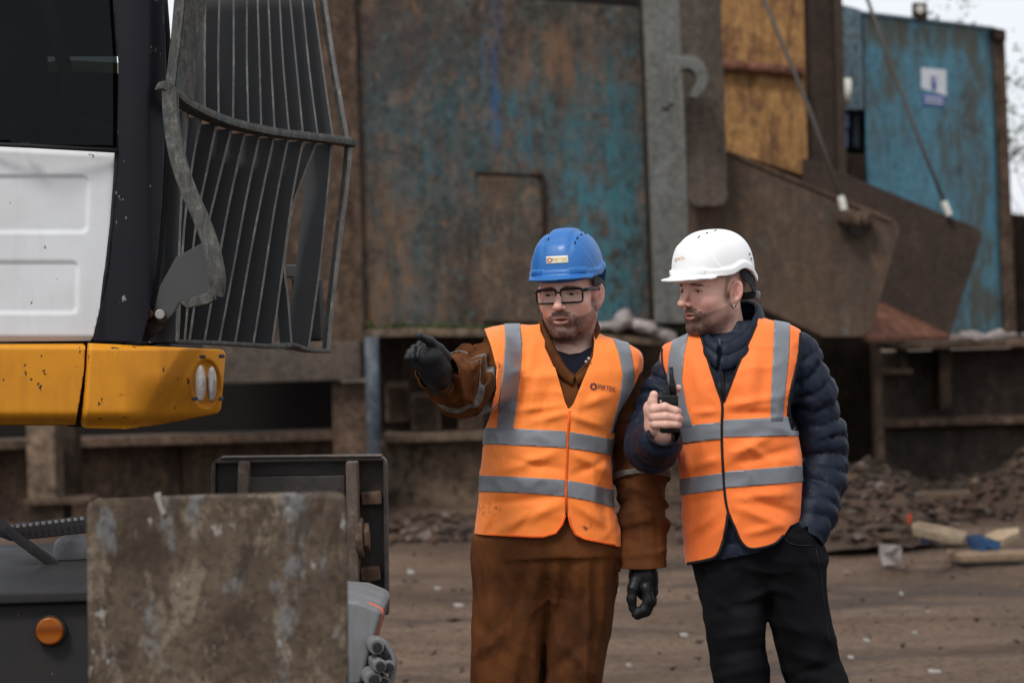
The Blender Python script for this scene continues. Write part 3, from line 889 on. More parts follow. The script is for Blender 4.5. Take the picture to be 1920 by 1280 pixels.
# ------------------------------------------------------------------ steel base under the plate: ledge, shelf, posts
base = thing("machine_base", P(1000, 990, 22.4) * np.array((1, 1, 0)), "mud stained steel base with shelf and recess below the teal plate", "base")
prism("ledge", [(684, 619), (760, 615), (905, 617), (1120, 626), (1300, 640), (1300, 651), (1110, 640), (900, 632), (760, 631), (684, 634)], 0.75, MAT['dirtwall'], base, 0.012, 21.7)
pbox("recess_wall", 690, 630, 1310, 818, 22.75, 0.2, MAT['rust_mid'], base, 0)
pbox("shelf", 716, 806, 1310, 822, 21.9, 0.85, MAT['dirtwall'], base, 0.01)
pbox("lower_wall", 716, 822, 1310, 1010, 22.2, 0.4, MAT['dirtwall'], base, 0.01)
pbox("kerb", 700, 985, 1310, 1040, 21.5, 0.7, MAT['dirtwall'], base, 0.03)
for (a, b, c, d) in ((722, 716, 768, 790), (770, 735, 826, 806), (858, 700, 905, 806)):
    g = pbox("grille_box", a, b, c, d, 22.25, 0.4, MAT['rust_mid'], base, 0.01)
    k = a + 7
    while k < c - 6 and a < 850:
        pbox("grille_rib", k, b + 10, k + 3, d - 8, 22.22, 0.04, MAT['rust_dark'], g, 0); k += 6.5
for x in (738, 842):
    pbox("bracket", x, 640, x + 10, 716, 22.4, 0.3, MAT['rust_dark'], base, 0.005)
pbox("bracket_plate", 712, 918, 748, 926, 21.8, 0.4, MAT['rust_mid'], base, 0.004)

# left: heavy frame behind the excavator
fr = thing("steel_frame", P(400, 960, 21) * np.array((1, 1, 0)), "brown steel frame of beams and posts standing behind the excavator", "frame")
prism("top_plate", [(330, 80), (398, 70), (404, -90), (648, -90), (672, 645), (330, 645)], 0.2, MAT['rust_mid'], fr, 0.012, 22.05)
prism("cross_beam", [(300, 645), (674, 640), (678, 712), (300, 724)], 0.5, MAT['greyrust'], fr, 0.015, 21.0)
prism("post", [(622, 718), (690, 716), (694, 1000), (628, 1000)], 0.4, MAT['rust_mid'], fr, 0.012, 21.15)
tube("blue_pipe", [P(696, 632, 20.9), P(700, 760, 20.9), P(703, 1000, 20.9)], 0.062, MAT['pipe'], fr, 14)
pbox("shelf_beam", -120, 818, 626, 836, 21.3, 0.5, MAT['rust_mid'], fr, 0.01)
pbox("recess_shade_sheet", -140, 700, 640, 836, 23.4, 0.1, MAT['black'], fr, 0)  # black sheet: deep shade of the recess put into its colour
pbox("lower_sheet", -140, 836, 640, 1060, 21.75, 0.15, MAT['rust_mid'], fr, 0.01)
pbox("rib", 322, 838, 338, 1010, 21.6, 0.2, MAT['rust_dark'], fr, 0.006)
prism("post", [(48, 780), (102, 780), (106, 938), (52, 940)], 0.35, MAT['dirtwall'], fr, 0.012, 20.0)
pbox("post_foot", 42, 936, 168, 946, 19.9, 0.5, MAT['rust_mid'], fr, 0.006)
pbox("post_foot", 60, 946, 120, 1060, 19.95, 0.4, MAT['rust_dark'], fr, 0.006)
pbox("post", 106, 780, 142, 936, 20.6, 0.3, MAT['rust_dark'], fr, 0.006)

# right: long low steel wall with flange
rw = thing("steel_wall", P(1790, 915, 23) * np.array((1, 1, 0)), "low dark brown steel wall with flange under the blue container", "wall")
pbox("wall_plate", 1655, 640, 3000, 925, 23.2, 0.2, MAT['wallright'], rw, 0.01)
pbox("flange", 1652, 768, 3000, 782, 22.75, 0.5, MAT['rust_mid'], rw, 0.008)
pbox("top_ledge", 1690, 624, 3000, 637, 22.7, 3.0, MAT['rust_mid'], rw, 0.01)
pbox("rib", 1762, 640, 1784, 768, 22.85, 0.4, MAT['rust_dark'], rw, 0.006)
pbox("bracket", 1655, 692, 1712, 702, 22.8, 0.4, MAT['rust_mid'], rw, 0.006)
pbox("bracket", 1690, 636, 1702, 692, 22.85, 0.35, MAT['rust_dark'], rw, 0.006)
pbox("lower_plate", 1655, 785, 3000, 925, 23.0, 0.2, MAT['wallright'], rw, 0.01)

# blue container
bc = thing("blue_container", (P(1740, 620, 25)[0], 25.5, P(1740, 624, 24.5)[2]), "tall faded blue steel container with white sign on its rusty side", "container")
prism("container_side", [(1617, 24, 24.3), (1864, 53, 26.3), (1884, 626, 26.3), (1634, 626, 24.3)], 1.5, MAT['blue'], bc, 0.015)
prism("corner_post", [(1862, 50, 26.2), (1884, 58, 26.3), (1906, 626, 26.3), (1884, 626, 26.2)], 1.2, MAT['rust_mid'], bc, 0.012)
prism("post_cap", [(1864, 52, 26.1), (1886, 56, 26.15), (1887, 76, 26.15), (1865, 74, 26.1)], 0.4, MAT['rust_dark'], bc, 0.01)
prism("top_rail", [(1612, 20, 24.2), (1864, 50, 26.24), (1864, 56, 26.24), (1612, 27, 24.2)], 0.3, MAT['bluegrey'], bc, 0.008)
prism("end_panel", [(1560, 4, 24.1), (1614, 18, 24.2), (1620, 206, 24.2), (1560, 206, 24.1)], 0.6, MAT['bluegrey'], bc, 0.01)
prism("end_panel", [(1560, 286, 24.1), (1622, 290, 24.2), (1626, 500, 24.2), (1560, 500, 24.1)], 0.6, MAT['rust_dark'], bc, 0.01)
prism("window_back", [(1560, 200, 24.5), (1622, 200, 24.5), (1624, 292, 24.5), (1560, 292, 24.5)], 0.05, MAT['black'], bc, 0)
prism("window_pane", [(1582, 214, 24.4), (1592, 214, 24.4), (1592, 240, 24.4), (1582, 240, 24.4)], 0.02, MAT['winblue'], bc, 0)
prism("window_pane", [(1582, 246, 24.4), (1590, 246, 24.4), (1590, 276, 24.4), (1582, 276, 24.4)], 0.02, MAT['winblue'], bc, 0)
prism("window_pane", [(1600, 214, 24.42), (1612, 214, 24.42), (1612, 276, 24.42), (1600, 276, 24.42)], 0.02, MAT['pipe'], bc, 0)
cyl("duct", P(1570, 172, 23.6), P(1592, 174, 23.6), 0.14, MAT['ferrule'], bc, 18)
prism("lifting_eye", [(1712, 5), (1738, 5), (1740, 37), (1712, 34)], 0.08, MAT['rust_dark'], bc, 0.006, 25.0)
eye_ = cyl("eye_sky_disc", P(1725, 17, 24.99), P(1725, 17, 25.0), 0.045, MAT['ferrule'], bc, 16, 0)  # pale disc painted for the sky seen through the eye
sg = tag(prism("warning_sign", [(1727, 127, 25.12), (1774, 131, 25.5), (1775, 205, 25.5), (1728, 200, 25.12)], 0.015, MAT['sign'], None, 0), "small white warning sign with blue emblem on the blue container", "sign")
prism("emblem", [(1747, 143, 25.26), (1755, 144, 25.33), (1756, 169, 25.33), (1748, 168, 25.26)], 0.01, MAT['signblue'], sg, 0)
prism("emblem_window", [(1749.5, 148, 25.26), (1753.5, 148, 25.3), (1753.5, 153, 25.3), (1749.5, 153, 25.26)], 0.004, MAT['sign'], sg, 0)
prism("blue_band", [(1730, 176, 25.125), (1772, 179, 25.46), (1772, 201, 25.46), (1730, 197.5, 25.125)], 0.01, MAT['signblue'], sg, 0)
for k in range(2):
    prism("caption_line", [(1734, 181 + 8 * k, 25.13), (1768, 184 + 8 * k, 25.42), (1768, 187 + 8 * k, 25.42), (1734, 184 + 8 * k, 25.13)], 0.01, MAT['sign'], sg, 0)

# right edge: boarded fence and twigs against the sky
fn = thing("board_fence", P(1915, 900, 28) * np.array((1, 1, 0)), "dark board fence at the far right beside the container", "fence")
for k in range(64):
    pbox("board", 1896 + k * 16, 400 + (k * 7) % 5, 1911 + k * 16, 760, 28.0, 0.06, MAT['rust_dark'], fn, 0.006)
def bush(name, base_pt, h, seed, label):
    rnd = random.Random(seed)
    root = thing(name, base_pt, label, "bush")
    V = []; Fc = []
    L = []
    def seg(a, b, ra, rb):
        d = np.array(b) - np.array(a); t = d / np.linalg.norm(d)
        u = np.cross(t, (0.3, 1, 0.2)); u /= np.linalg.norm(u); w = np.cross(t, u)
        i0 = len(V)
        for p, r in ((a, ra), (b, rb)):
            for k in range(5):
                th = 2 * math.pi * k / 5
                V.append(np.array(p) + r * (u * math.cos(th) + w * math.sin(th)))
        for k in range(5):
            Fc.append((i0 + k, i0 + (k + 1) % 5, i0 + 5 + (k + 1) % 5, i0 + 5 + k))
    def grow(p, d, ln, r, lev):
        if lev > 5 or ln < 0.08: return
        n = 3
        for i in range(n):
            q = p + d * ln / n
            seg(p, q, r, r * 0.85); p = q; r *= 0.85
            d = d + np.array([rnd.uniform(-.25, .25) for _ in range(3)]); d /= np.linalg.norm(d)
            if lev >= 3:
                for _ in range(2): L.append(p + np.array([rnd.uniform(-.12, .12) for _ in range(3)]))
        for _ in range(rnd.choice((2, 2, 3))):
            e = d + np.array([rnd.uniform(-.9, .9), rnd.uniform(-.6, .6), rnd.uniform(-.3, .6)]); e /= np.linalg.norm(e)
            grow(p, e, ln * rnd.uniform(0.55, 0.8), r * 0.75, lev + 1)
    for k in range(4):
        d = np.array((rnd.uniform(-.3, .3), rnd.uniform(-.2, .2), 1.0)); d /= np.linalg.norm(d)
        grow(np.array(base_pt, float), d, h * 0.34, 0.03, 0)
    obj("trunk", V, Fc, MAT['twig'], root)
    LV = []; LF = []
    for p in L:
        a = np.array([rnd.uniform(-1, 1) for _ in range(3)]); a /= np.linalg.norm(a)
        b = np.cross(a, [rnd.uniform(-1, 1) for _ in range(3)]); b /= np.linalg.norm(b)
        i0 = len(LV); s = rnd.uniform(0.02, 0.045)
        LV += [p - a * s, p + b * s * .5, p + a * s, p - b * s * .5]; LF.append((i0, i0 + 1, i0 + 2, i0 + 3))
    obj("crown", LV, LF, MAT['moss'], root, smooth=False)
    root.children[-1]["kind"] = "stuff"
bush("bare_bush", P(1935, 620, 29) * np.array((1, 1, 0)), 5.2, 3, "bare twiggy bush against the sky behind the board fence")

# ------------------------------------------------------------------ rubble, heaps, debris
def chunk_mesh(rnd, c, s, flat=0.6):
    """irregular broken lump: a jittered octahedron-like solid"""
    V = []; n = 6
    axes = [(1, 0, 0), (-1, 0, 0), (0, 1, 0), (0, -1, 0), (0, 0, 1), (0, 0, -1)]
    V = [np.array(a, float) * rnd.uniform(0.5, 1.0) + np.array([rnd.uniform(-.35, .35) for _ in range(3)]) for a in axes]
    rz, rx = rnd.uniform(0, 6.3), rnd.uniform(-.6, .6)
    M = np.array(Matrix.Rotation(rz, 3, 'Z') @ Matrix.Rotation(rx, 3, 'X'))
    sc = np.array((rnd.uniform(.6, 1.6), rnd.uniform(.5, 1.1), flat * rnd.uniform(.5, 1.1)))
    V = [c + s * (M @ (v * sc)) for v in V]
    F8 = [(0, 2, 4), (2, 1, 4), (1, 3, 4), (3, 0, 4), (2, 0, 5), (1, 2, 5), (3, 1, 5), (0, 3, 5)]
    return V, F8
PAL = [(0.06, 0.042, 0.033), (0.085, 0.058, 0.044), (0.04, 0.031, 0.027), (0.10, 0.075, 0.058), (0.08, 0.052, 0.035), (0.07, 0.05, 0.038), (0.19, 0.15, 0.125), (0.035, 0.029, 0.026), (0.11, 0.062, 0.04)]
def heap(name, cpx, D, wx, wy, hh, n, seed, label, smin_=0.02, smax_=0.09, ridge=True):
    rnd = random.Random(seed)
    c = P(cpx, 1000, D); c[2] = 0
    def hz(x, y):
        q = ((x - c[0]) / wx) ** 2 + ((y - c[1]) / wy) ** 2
        base_ = hh * np.clip(1 - q, 0, None) ** 1.1
        nz = fbm(np.stack([x * 1.7, y * 1.7, np.full_like(x, seed * 1.0)], 1), seed, 4)
        return base_ * (1 + 0.55 * nz) - 0.04
    xs = np.linspace(-wx, wx, 60) + c[0]; ys = np.linspace(-wy, wy, 40) + c[1]
    X, Y = np.meshgrid(xs, ys, indexing='ij'); x = X.ravel(); y = Y.ravel()
    z = hz(x, y) + 0.02 * fbm(np.stack([x * 9, y * 9, x * 0], 1), 5, 2)
    i = np.arange(len(x)).reshape(X.shape)
    V = [np.array(v) for v in zip(x, y, z)]
    Fc = [tuple(q) for q in np.stack([i[:-1, :-1].ravel(), i[1:, :-1].ravel(), i[1:, 1:].ravel(), i[:-1, 1:].ravel()], 1)]
    cols = [(0.070, 0.046, 0.033)] * len(V)
    for _ in range(n):
        for _t in range(30):
            a = rnd.uniform(-1, 1); b = rnd.uniform(-1, 0.6)
            if a * a + b * b < 1.05: break
        px_, py_ = c[0] + a * wx, c[1] + b * wy
        zz = float(hz(np.array([px_]), np.array([py_]))[0])
        s = smin_ + (smax_ - smin_) * rnd.random() ** 3
        cv, cf = chunk_mesh(rnd, np.array((px_, py_, max(zz, 0) + s * 0.25)), s)
        o0 = len(V); V += cv; Fc += [tuple(o0 + k for k in f) for f in cf]
        cl = rnd.choice(PAL); k = rnd.uniform(0.5, 1.05)
        cols += [tuple(k * q for q in cl)] * len(cv)
    o = obj(name, V, Fc, MAT['rubble'], None, smooth=False, col=np.array(cols))
    return tag(o, label, "rubble", None, "stuff")
heap("rubble_heap", 1612, 19.4, 0.66, 2.2, 0.36, 1500, 11, "brown heap of broken scrap below the chute")
heap("rubble_heap", 1940, 20.4, 0.75, 1.5, 0.42, 1200, 12, "dark heap of scrap chips at the right edge")
heap("rubble_heap", 1740, 22.3, 1.0, 0.6, 0.14, 350, 13, "thin rubble spread along the dark steel wall")
heap("rubble_heap", 810, 19.6, 1.0, 1.5, 0.10, 550, 14, "low rubble strewn along the muddy base")
heap("rubble_heap", 1270, 19.5, 0.8, 1.5, 0.16, 500, 15, "low rubble seen between the two men")
def strew():
    rnd = random.Random(21)
    V = []; Fc = []; cols = []
    for _ in range(1500):
        D = 9 + 13 * rnd.random() ** 0.8
        px = rnd.uniform(640, 1960)
        p = P(px, 1000, D); p[2] = rnd.uniform(-0.02, 0.01)
        s = 0.007 + 0.028 * rnd.random() ** 5
        cv, cf = chunk_mesh(rnd, p + np.array((0, 0, s * 0.2)), s, 0.5)
        o0 = len(V); V += cv; Fc += [tuple(o0 + k for k in f) for f in cf]
        cl = rnd.choice(PAL); k = rnd.uniform(0.8, 1.3)
        cols += [tuple(k * q for q in cl)] * len(cv)
    tag(obj("gravel", V, Fc, MAT['rubble'], None, smooth=False, col=np.array(cols)), "small stones and chips scattered over the mud", "gravel", None, "stuff")
strew()

def slab(name, pts, D, th, mat, label, cat, group=None, bend=0.0, seed=0):
    """a torn flat piece lying on the ground; pixel outline dropped on z = const"""
    rnd = random.Random(seed)
    bm = bmesh.new()
    out = []
    z0 = 0.02
    for (px, py) in pts:
        d = R @ np.array(((px - 960) / F_PX, -(py - 640) / F_PX, -1.0))
        t = D / d[1]
        p = CAM + d * t
        out.append(p)
    a = [bm.verts.new(p) for p in out]
    b = [bm.verts.new(p + np.array((0, th * 2, -th))) for p in out]
    bm.faces.new(a); bm.faces.new(b[::-1])
    for i in range(len(a)):
        bm.faces.new((a[i], b[i], b[(i + 1) % len(a)], a[(i + 1) % len(a)]))
    return tag(bm_obj(name, bm, mat, None, bevel=0.004), label, cat, group)

def flat_piece(name, ring, mat, label, cat, group=None, th=0.03, seed=0):
    """ring of pixel points on the ground; leans slightly, real thickness"""
    rnd = random.Random(seed)
    bm = bmesh.new()
    top = []
    for (px, py, z) in ring:
        d = R @ np.array(((px - 960) / F_PX, -(py - 640) / F_PX, -1.0))
        t = (z - CAM[2]) / d[2]
        top.append(CAM + d * t)
    a = [bm.verts.new(p) for p in top]
    b = [bm.verts.new(p - np.array((0, 0, th))) for p in top]
    bm.faces.new(a); bm.faces.new(b[::-1])
    for i in range(len(a)):
        bm.faces.new((a[i], b[i], b[(i + 1) % len(a)], a[(i + 1) % len(a)]))
    return tag(bm_obj(name, bm, mat, None, bevel=0.004), label, cat, group)
flat_piece("wood_offcut", [(1710, 980, .30), (1722, 977, .31), (1775, 986, .22), (1812, 996, .12), (1806, 1008, .12), (1765, 1001, .2), (1712, 989, .28)], MAT['wood'], "long pale splintered board leaning by the orange scrap", "board", th=0.05)
flat_piece("wood_offcut", [(1846, 1002, .10), (1870, 992, .12), (1908, 988, .12), (1912, 996, .1), (1880, 1010, .08), (1850, 1013, .06)], MAT['wood'], "short pale board beside the blue plastic", "board", th=0.05)
flat_piece("wood_offcut", [(1775, 1028, .06), (1800, 1032, .05), (1925, 1029, .05), (1925, 1037, .04), (1800, 1042, .04), (1778, 1036, .04)], MAT['wood_grey'], "dull long plank lying on the mud at the right edge", "board", th=0.04)
flat_piece("plastic_scrap", [(1812, 1003, .10), (1835, 1000, .16), (1850, 1012, .12), (1876, 1016, .1), (1866, 1030, .05), (1838, 1024, .08), (1820, 1016, .08)], MAT['bluejunk'], "crumpled blue plastic scrap between two pale boards", "scrap", th=0.05)
flat_piece("plastic_scrap", [(1724, 992, .16), (1740, 990, .18), (1744, 1004, .12), (1728, 1007, .1)], MAT['bluejunk'], "small blue plastic scrap under the long pale board", "scrap", th=0.05)
flat_piece("plastic_scrap", [(1700, 962, .28), (1708, 962, .28), (1709, 969, .26), (1701, 970, .25)], MAT['redjunk'], "small orange plastic bit on the rubble", "scrap", th=0.04)
flat_piece("stone_slab", [(1648, 1018, .10), (1690, 1022, .14), (1692, 1034, .08), (1655, 1038, .06)], MAT['rag'], "flat grey stone at the foot of the rubble heap", "stone", th=0.08)
flat_piece("wood_offcut", [(1680, 920, .2), (1820, 917, .2), (1822, 925, .18), (1682, 932, .18)], MAT['rust_mid'], "dark bar lying along the foot of the steel wall", "bar", th=0.05)
for i, (x, y, w, h_) in enumerate([(1752, 1255, 20, 4), (1180, 1243, 9, 3), (1282, 1187, 12, 4), (1690, 1110, 6, 4), (1740, 1143, 5, 3), (1625, 1197, 10, 4), (1595, 1229, 9, 4), (1715, 1183, 8, 3), (1730, 1238, 7, 4), (1150, 1103, 16, 4), (860, 1132, 14, 4), (770, 1070, 10, 6), (820, 1100, 9, 3), (1166, 1047, 6, 7)]):
    flat_piece("litter_scrap", [(x - w * .7, y - h_ * .55, .03), (x + w * .45, y - h_ * .4, .034), (x + w * .7, y + h_ * .4, .028), (x - w * .5, y + h_ * .5, .026)], MAT['litter'], "small pale litter scrap lying on the brown mud", "litter", "pale litter scraps on the mud", th=0.015)
def rag(pts, r, label, seed):
    c = [P(x, y, D) for x, y, D in pts]
    lo = np.min(c, 0) - 0.25; hi = np.max(c, 0) + 0.25
    def f(p):
        d = chain(p, [(a, b) for a, b in zip(c, r)], 0.03)
        return d + 0.035 * fbm(p * 7.0, seed, 3) + 0.015 * fbm(p * 22, seed + 3, 2)
    V, Q = mesh_sdf(f, lo, hi, 0.016)
    return tag(obj("dirty_rag", V, Q, MAT['rag']), label, "rag")
rag([(1118, 616, 21.75), (1155, 610, 21.75), (1172, 597, 21.75), (1185, 604, 21.75)], [0.03, 0.05, 0.085, 0.05], "pale dirty rag bundled on the ledge behind the blue helmet", 4)
rag([(1196, 610, 21.7), (1225, 617, 21.7), (1240, 625, 21.7), (1258, 634, 21.7)], [0.045, 0.07, 0.05, 0.06], "longer pale dirty rag trailing along the ledge toward the white helmet", 6)
rag([(1800, 630, 22.75), (1830, 632, 22.72), (1870, 628, 22.75), (1930, 626, 22.75)], [0.03, 0.045, 0.03, 0.03], "thin pale sheet hanging over the top of the steel wall", 8)
def moss_patch():
    rnd = random.Random(5); V = []; Fc = []
    for _ in range(420):
        px = rnd.choice((rnd.gauss(1130, 14), rnd.gauss(1265, 16), rnd.uniform(690, 1000), rnd.uniform(690, 1000)))
        py = 612 + (px - 700) * 0.02 + rnd.uniform(-6, 4)
        p = P(px, py, 21.75 + rnd.uniform(0, 0.2))
        cv, cf = chunk_mesh(rnd, p, rnd.uniform(0.015, 0.05), 0.8)
        o0 = len(V); V += cv; Fc += [tuple(o0 + k for k in f) for f in cf]
    tag(obj("moss", V, Fc, MAT['moss'], None, smooth=False), "moss and grit growing along the ledge under the plate", "moss", None, "stuff")
moss_patch()

# ------------------------------------------------------------------ excavator
ex = thing("excavator", P(60, 1280, 6.4) * np.array((1, 1, 0)), "yellow and white wheeled excavator with bent front guard at the left edge", "excavator")
def Dcab(u, v):
    return 6.16 + 0.00045 * np.asarray(u, float) + 0 * np.asarray(v, float)
def rrect_sd(u, v, x0, y0, x1, y1, r):
    cx, cy = (x0 + x1) / 2, (y0 + y1) / 2
    qx = np.abs(u - cx) - (x1 - x0) / 2 + r; qy = np.abs(v - cy) - (y1 - y0) / 2 + r
    return np.sqrt(np.maximum(qx, 0) ** 2 + np.maximum(qy, 0) ** 2) + np.minimum(np.maximum(qx, qy), 0) - r
def Ddoor(u, v):
    d = Dcab(u, v)
    for a in ((-90, 330, 166, 435, 12), (-90, 491, 146, 586, 10)):
        s = rrect_sd(u + (v - a[1]) * 0.02, v, *a)
        d = d + 0.005 * sstep(3, -3, s)
    edge = np.minimum(np.minimum(v - 272 - u * .05, 640 - v), 0 * v + 30)
    return d + 0.012 * sstep(12, 0, edge)
door = sheet("door", [(-90, 268), (219, 284), (216, 340), (210, 420), (201, 500), (188, 575), (173, 639), (-90, 641)], Ddoor, MAT['white'], ex, 4, 0.03)
tube("door_seal", [P(-90, 267, 6.12), P(60, 274, 6.14), P(219, 283, 6.24)], 0.006, MAT['rubber'], ex, 6)
tube("door_seal", [P(x, y, 6.25) for x, y in ((219, 284), (216, 340), (210, 420), (201, 500), (188, 575), (173, 639))], 0.006, MAT['rubber'], ex, 6)
pbox("door_latch", 36, 268, 56, 276, 6.135, 0.02, MAT['rubber'], door, 0.002)
# window and what is seen through it
sheet("side_window", [(-90, -60), (206, -60), (214, 30), (220, 120), (221, 200), (219, 281), (-90, 266)], lambda u, v: Dcab(u, v) + 0.02, MAT['glass'], ex, 10, 0.006)
boxw("cab_floor", (P(-100, 640, 6.3)[0], 6.34, P(0, 640, 6.3)[2] - 0.03), (P(200, 640, 6.3)[0], 7.05, P(0, 640, 6.3)[2] + 0.0), MAT['rubber'], ex, 0.01)
prism("cab_far_side", [(-160, -150, 7.1), (260, -150, 7.1), (260, 104, 7.1), (-160, 104, 7.1)], 0.03, MAT['rubber'], ex, 0)
prism("cab_far_side", [(-160, 128, 7.1), (260, 128, 7.1), (260, 640, 7.1), (-160, 640, 7.1)], 0.03, MAT['rubber'], ex, 0)
prism("cab_rear", [(-160, -150, 6.3), (-160, 640, 6.3), (-165, 640, 7.1), (-165, -150, 7.1)], 0.03, MAT['rubber'], ex, 0, dirv=(1, 0, 0))
prism("far_window_rail", [(-160, 110, 7.05), (40, 128, 7.05), (110, 112, 7.05), (240, 118, 7.05), (240, 140, 7.05), (110, 136, 7.05), (20, 148, 7.05), (-160, 140, 7.05)], 0.03, MAT['cabtrim'], ex, 0.004)
st_ = prism("operator_seat", [(-120, 60), (-20, 40), (30, 60), (40, 260), (60, 270), (60, 300), (-120, 300)], 0.45, MAT['seat'], ex, 0.04, 6.45)
tube("control_lever", [P(140, 260, 6.6), P(120, 120, 6.6), P(90, 20, 6.6), P(70, -40, 6.6)], 0.02, MAT['pipe'], ex, 8)
prism("console", round_corner([(60, 230), (150, 215), (215, 240), (215, 290), (60, 290)], (1, 2), 14), 0.3, MAT['seat'], ex, 0.02, 6.6)
# front corner pillar
def Dpil(u, v):
    t = np.clip((u - 200 + 0.00 * v) / 110, 0, 1.2)
    return Dcab(u, v) - 0.035 * np.sin(np.clip(t, 0, 1) * math.pi * 0.75) + 0.10 * np.clip(t - 0.72, 0, 1) ** 1.2
pil = sheet("corner_pillar", [(207, -60), (215, 30), (222, 120), (222, 282), (218, 340), (212, 420), (203, 500), (190, 575), (175, 640), (266, 642), (284, 575), (296, 480), (304, 380), (310, 250), (313, 160), (310, 60), (302, -60)], Dpil, MAT['navy'], ex, 4, 0.04)
tube("pillar_seal", [P(x + 3, y, 6.36) for x, y in ((300, -60), (309, 60), (312, 160), (309, 250), (303, 380), (294, 480), (282, 575), (266, 636))], 0.010, MAT['rubber'], ex, 8)
# front pane of the cab, behind the guard
prism("front_pane_frame", [(308, 130, 6.42), (332, 130, 6.9), (330, 200, 6.9), (330, 640, 6.9), (270, 640, 6.42), (306, 300, 6.42)], 0.03, MAT['rubber'], ex, 0, dirv=(-1, 0, 0))
# skirts
def Dsk(u, v):
    e = np.minimum(v - 643, 800 - v)
    return Dcab(u, v) - 0.03 + 0.05 * sstep(34, 0, 800 - v) ** 2 + 0.02 * sstep(10, 0, v - 643)
sheet("side_skirt", [(-90, 645), (160, 644), (158, 690), (150, 745), (141, 797), (-90, 798)], Dsk, MAT['yellow'], ex, 4, 0.05)
def Dsk2(u, v):
    e = 6.19 + 0.00045 * (u - 160)
    d = e + 0.05 * sstep(40, 0, 803 - v + 0 * u) ** 2 + 0.022 * sstep(12, 0, v - 644) + 0.03 * sstep(14, 0, u - 158 + (v - 640) * 0.06)
    cr = sstep(-8, 38, (u - 318) + (v - 700) * 0.62)          # crease: lower right is pressed inward
    d = d + 0.05 * cr + 0.00055 * np.clip(u - 300, 0, None)
    low = sstep(700, 800, v) * sstep(230, 320, u)
    d = d + 0.06 * low
    d = d + 0.02 * sstep(16, 0, 424 - u)
    r = ((u - 386) / 25) ** 2 + ((v - 719) / 42) ** 2
    return d + 0.02 * sstep(1.3, 0.8, r)
skirt = sheet("front_skirt", round_corner([(164, 643), (424, 655), (414, 774), (300, 796), (236, 804), (150, 802), (158, 730)], (1, 2, 5), 14), Dsk2, MAT['yellow'], ex, 3, 0.015)
for i, (x, y) in enumerate(((377, 669), (413, 668), (412, 748), (362, 748))):
    pt = P(x, y, 6.27)
    cyl("rivet", pt, pt + np.array((0, 0.06, 0)), 0.005, MAT['rubber'], skirt, 8, 0)
def lens(cx, cy, w, h, D, name):
    u = np.linspace(-1, 1, 17)
    U, Vv = np.meshgrid(u, u, indexing='ij')
    x = U * np.sqrt(1 - Vv ** 2 / 2); y = Vv * np.sqrt(1 - U ** 2 / 2)
    W = PV((cx + w * x).ravel(), (cy + h * y).ravel(), (D - 0.012 * (1 - (x ** 2 + y ** 2))).ravel())
    i = np.arange(289).reshape(17, 17)
    Q = np.stack([i[:-1, :-1].ravel(), i[:-1, 1:].ravel(), i[1:, 1:].ravel(), i[1:, :-1].ravel()], 1)
    return obj(name, W, Q, MAT['lens'], ex, thick=0.004)
lens(376, 719, 10.5, 35, 6.345, "headlight")
lens(397, 720, 9.5, 34, 6.365, "headlight")
sheet("skirt_gap_filler", [(120, 640), (175, 640), (165, 800), (125, 800)], lambda u, v: Dcab(u, v) + 0.06, MAT['rubber'], ex, 12, 0.02)
boxw("deck", (P(-100, 800, 6.3)[0], 6.60, P(0, 790, 6.3)[2]), (P(300, 800, 6.6)[0], 7.6, P(0, 650, 6.3)[2]), MAT['rubber'], ex, 0.02)

# front guard: frame bars and bent flat slats
gd = tube("front_guard", smooth_poly([(*P(300, 160, 6.20),), (*P(318, 172, 6.22),), (*P(350, 197, 6.30),), (*P(420, 228, 6.5),), (*P(500, 247, 6.72),), (*P(570, 256, 6.92),), (*P(640, 265, 7.12),), (*P(658, 270, 7.16),)], 5, False), 0, MAT['bar'], ex, 12, flat=(0.024, 0.012, (0, 0, 1)))
FWD = np.array((0.90, -0.43, 0.0))
def ribbon(name, pts, width, th, mats, parent, wdir=FWD):
    """flat bar along pts; broad side spans wdir, thin edges take the second material"""
    bm = bmesh.new()
    rows = []
    pts, T = frames(pts)
    for p, t in zip(pts, T):
        nrm = np.cross(t, wdir); nrm /= np.linalg.norm(nrm)
        rows.append([bm.verts.new(p + wdir * width * a + nrm * th * b) for a, b in ((0, -.5), (1, -.5), (1, .5), (0, .5))])
    for r0, r1 in zip(rows[:-1], rows[1:]):
        for k in range(4):
            f = bm.faces.new((r0[k], r0[(k + 1) % 4], r1[(k + 1) % 4], r1[k]))
            f.material_index = 1 if k in (1, 3) else 0
    bm.faces.new(rows[0][::-1]); bm.faces.new(rows[-1])
    o = bm_obj(name, bm, mats[0], parent)
    o.data.materials.append(mats[1])
    return o
SM = (MAT['slat'], MAT['slat_edge'])
upt = [385, 411, 438, 463, 483, 503, 524, 544, 567, 588, 609]
upb = [(384, 204), (410, 216), (437, 224), (466, 232), (490, 238), (515, 243), (542, 246), (568, 249), (596, 254), (624, 258), (652, 263)]
for i, (x0, (x1, y1)) in enumerate(zip(upt, upb)):
    D = 6.42 + i * 0.073
    last = i == len(upt) - 1
    w = 0.072 if not last else 0.012
    off = -FWD * w
    xa = x0 + (x0 - x1) * 60 / 250
    pts = smooth_poly([P(xa, -60, D) + off, P(x0, 0, D) + off, P((x0 + x1) / 2 + random.uniform(-2, 2), y1 / 2, D) + off, P(x1, y1, D) + off], 4, False)
    ribbon("slat", pts, w, 0.010 if not last else 0.024, SM if not last else (MAT['bar'], MAT['slat_edge']), gd)
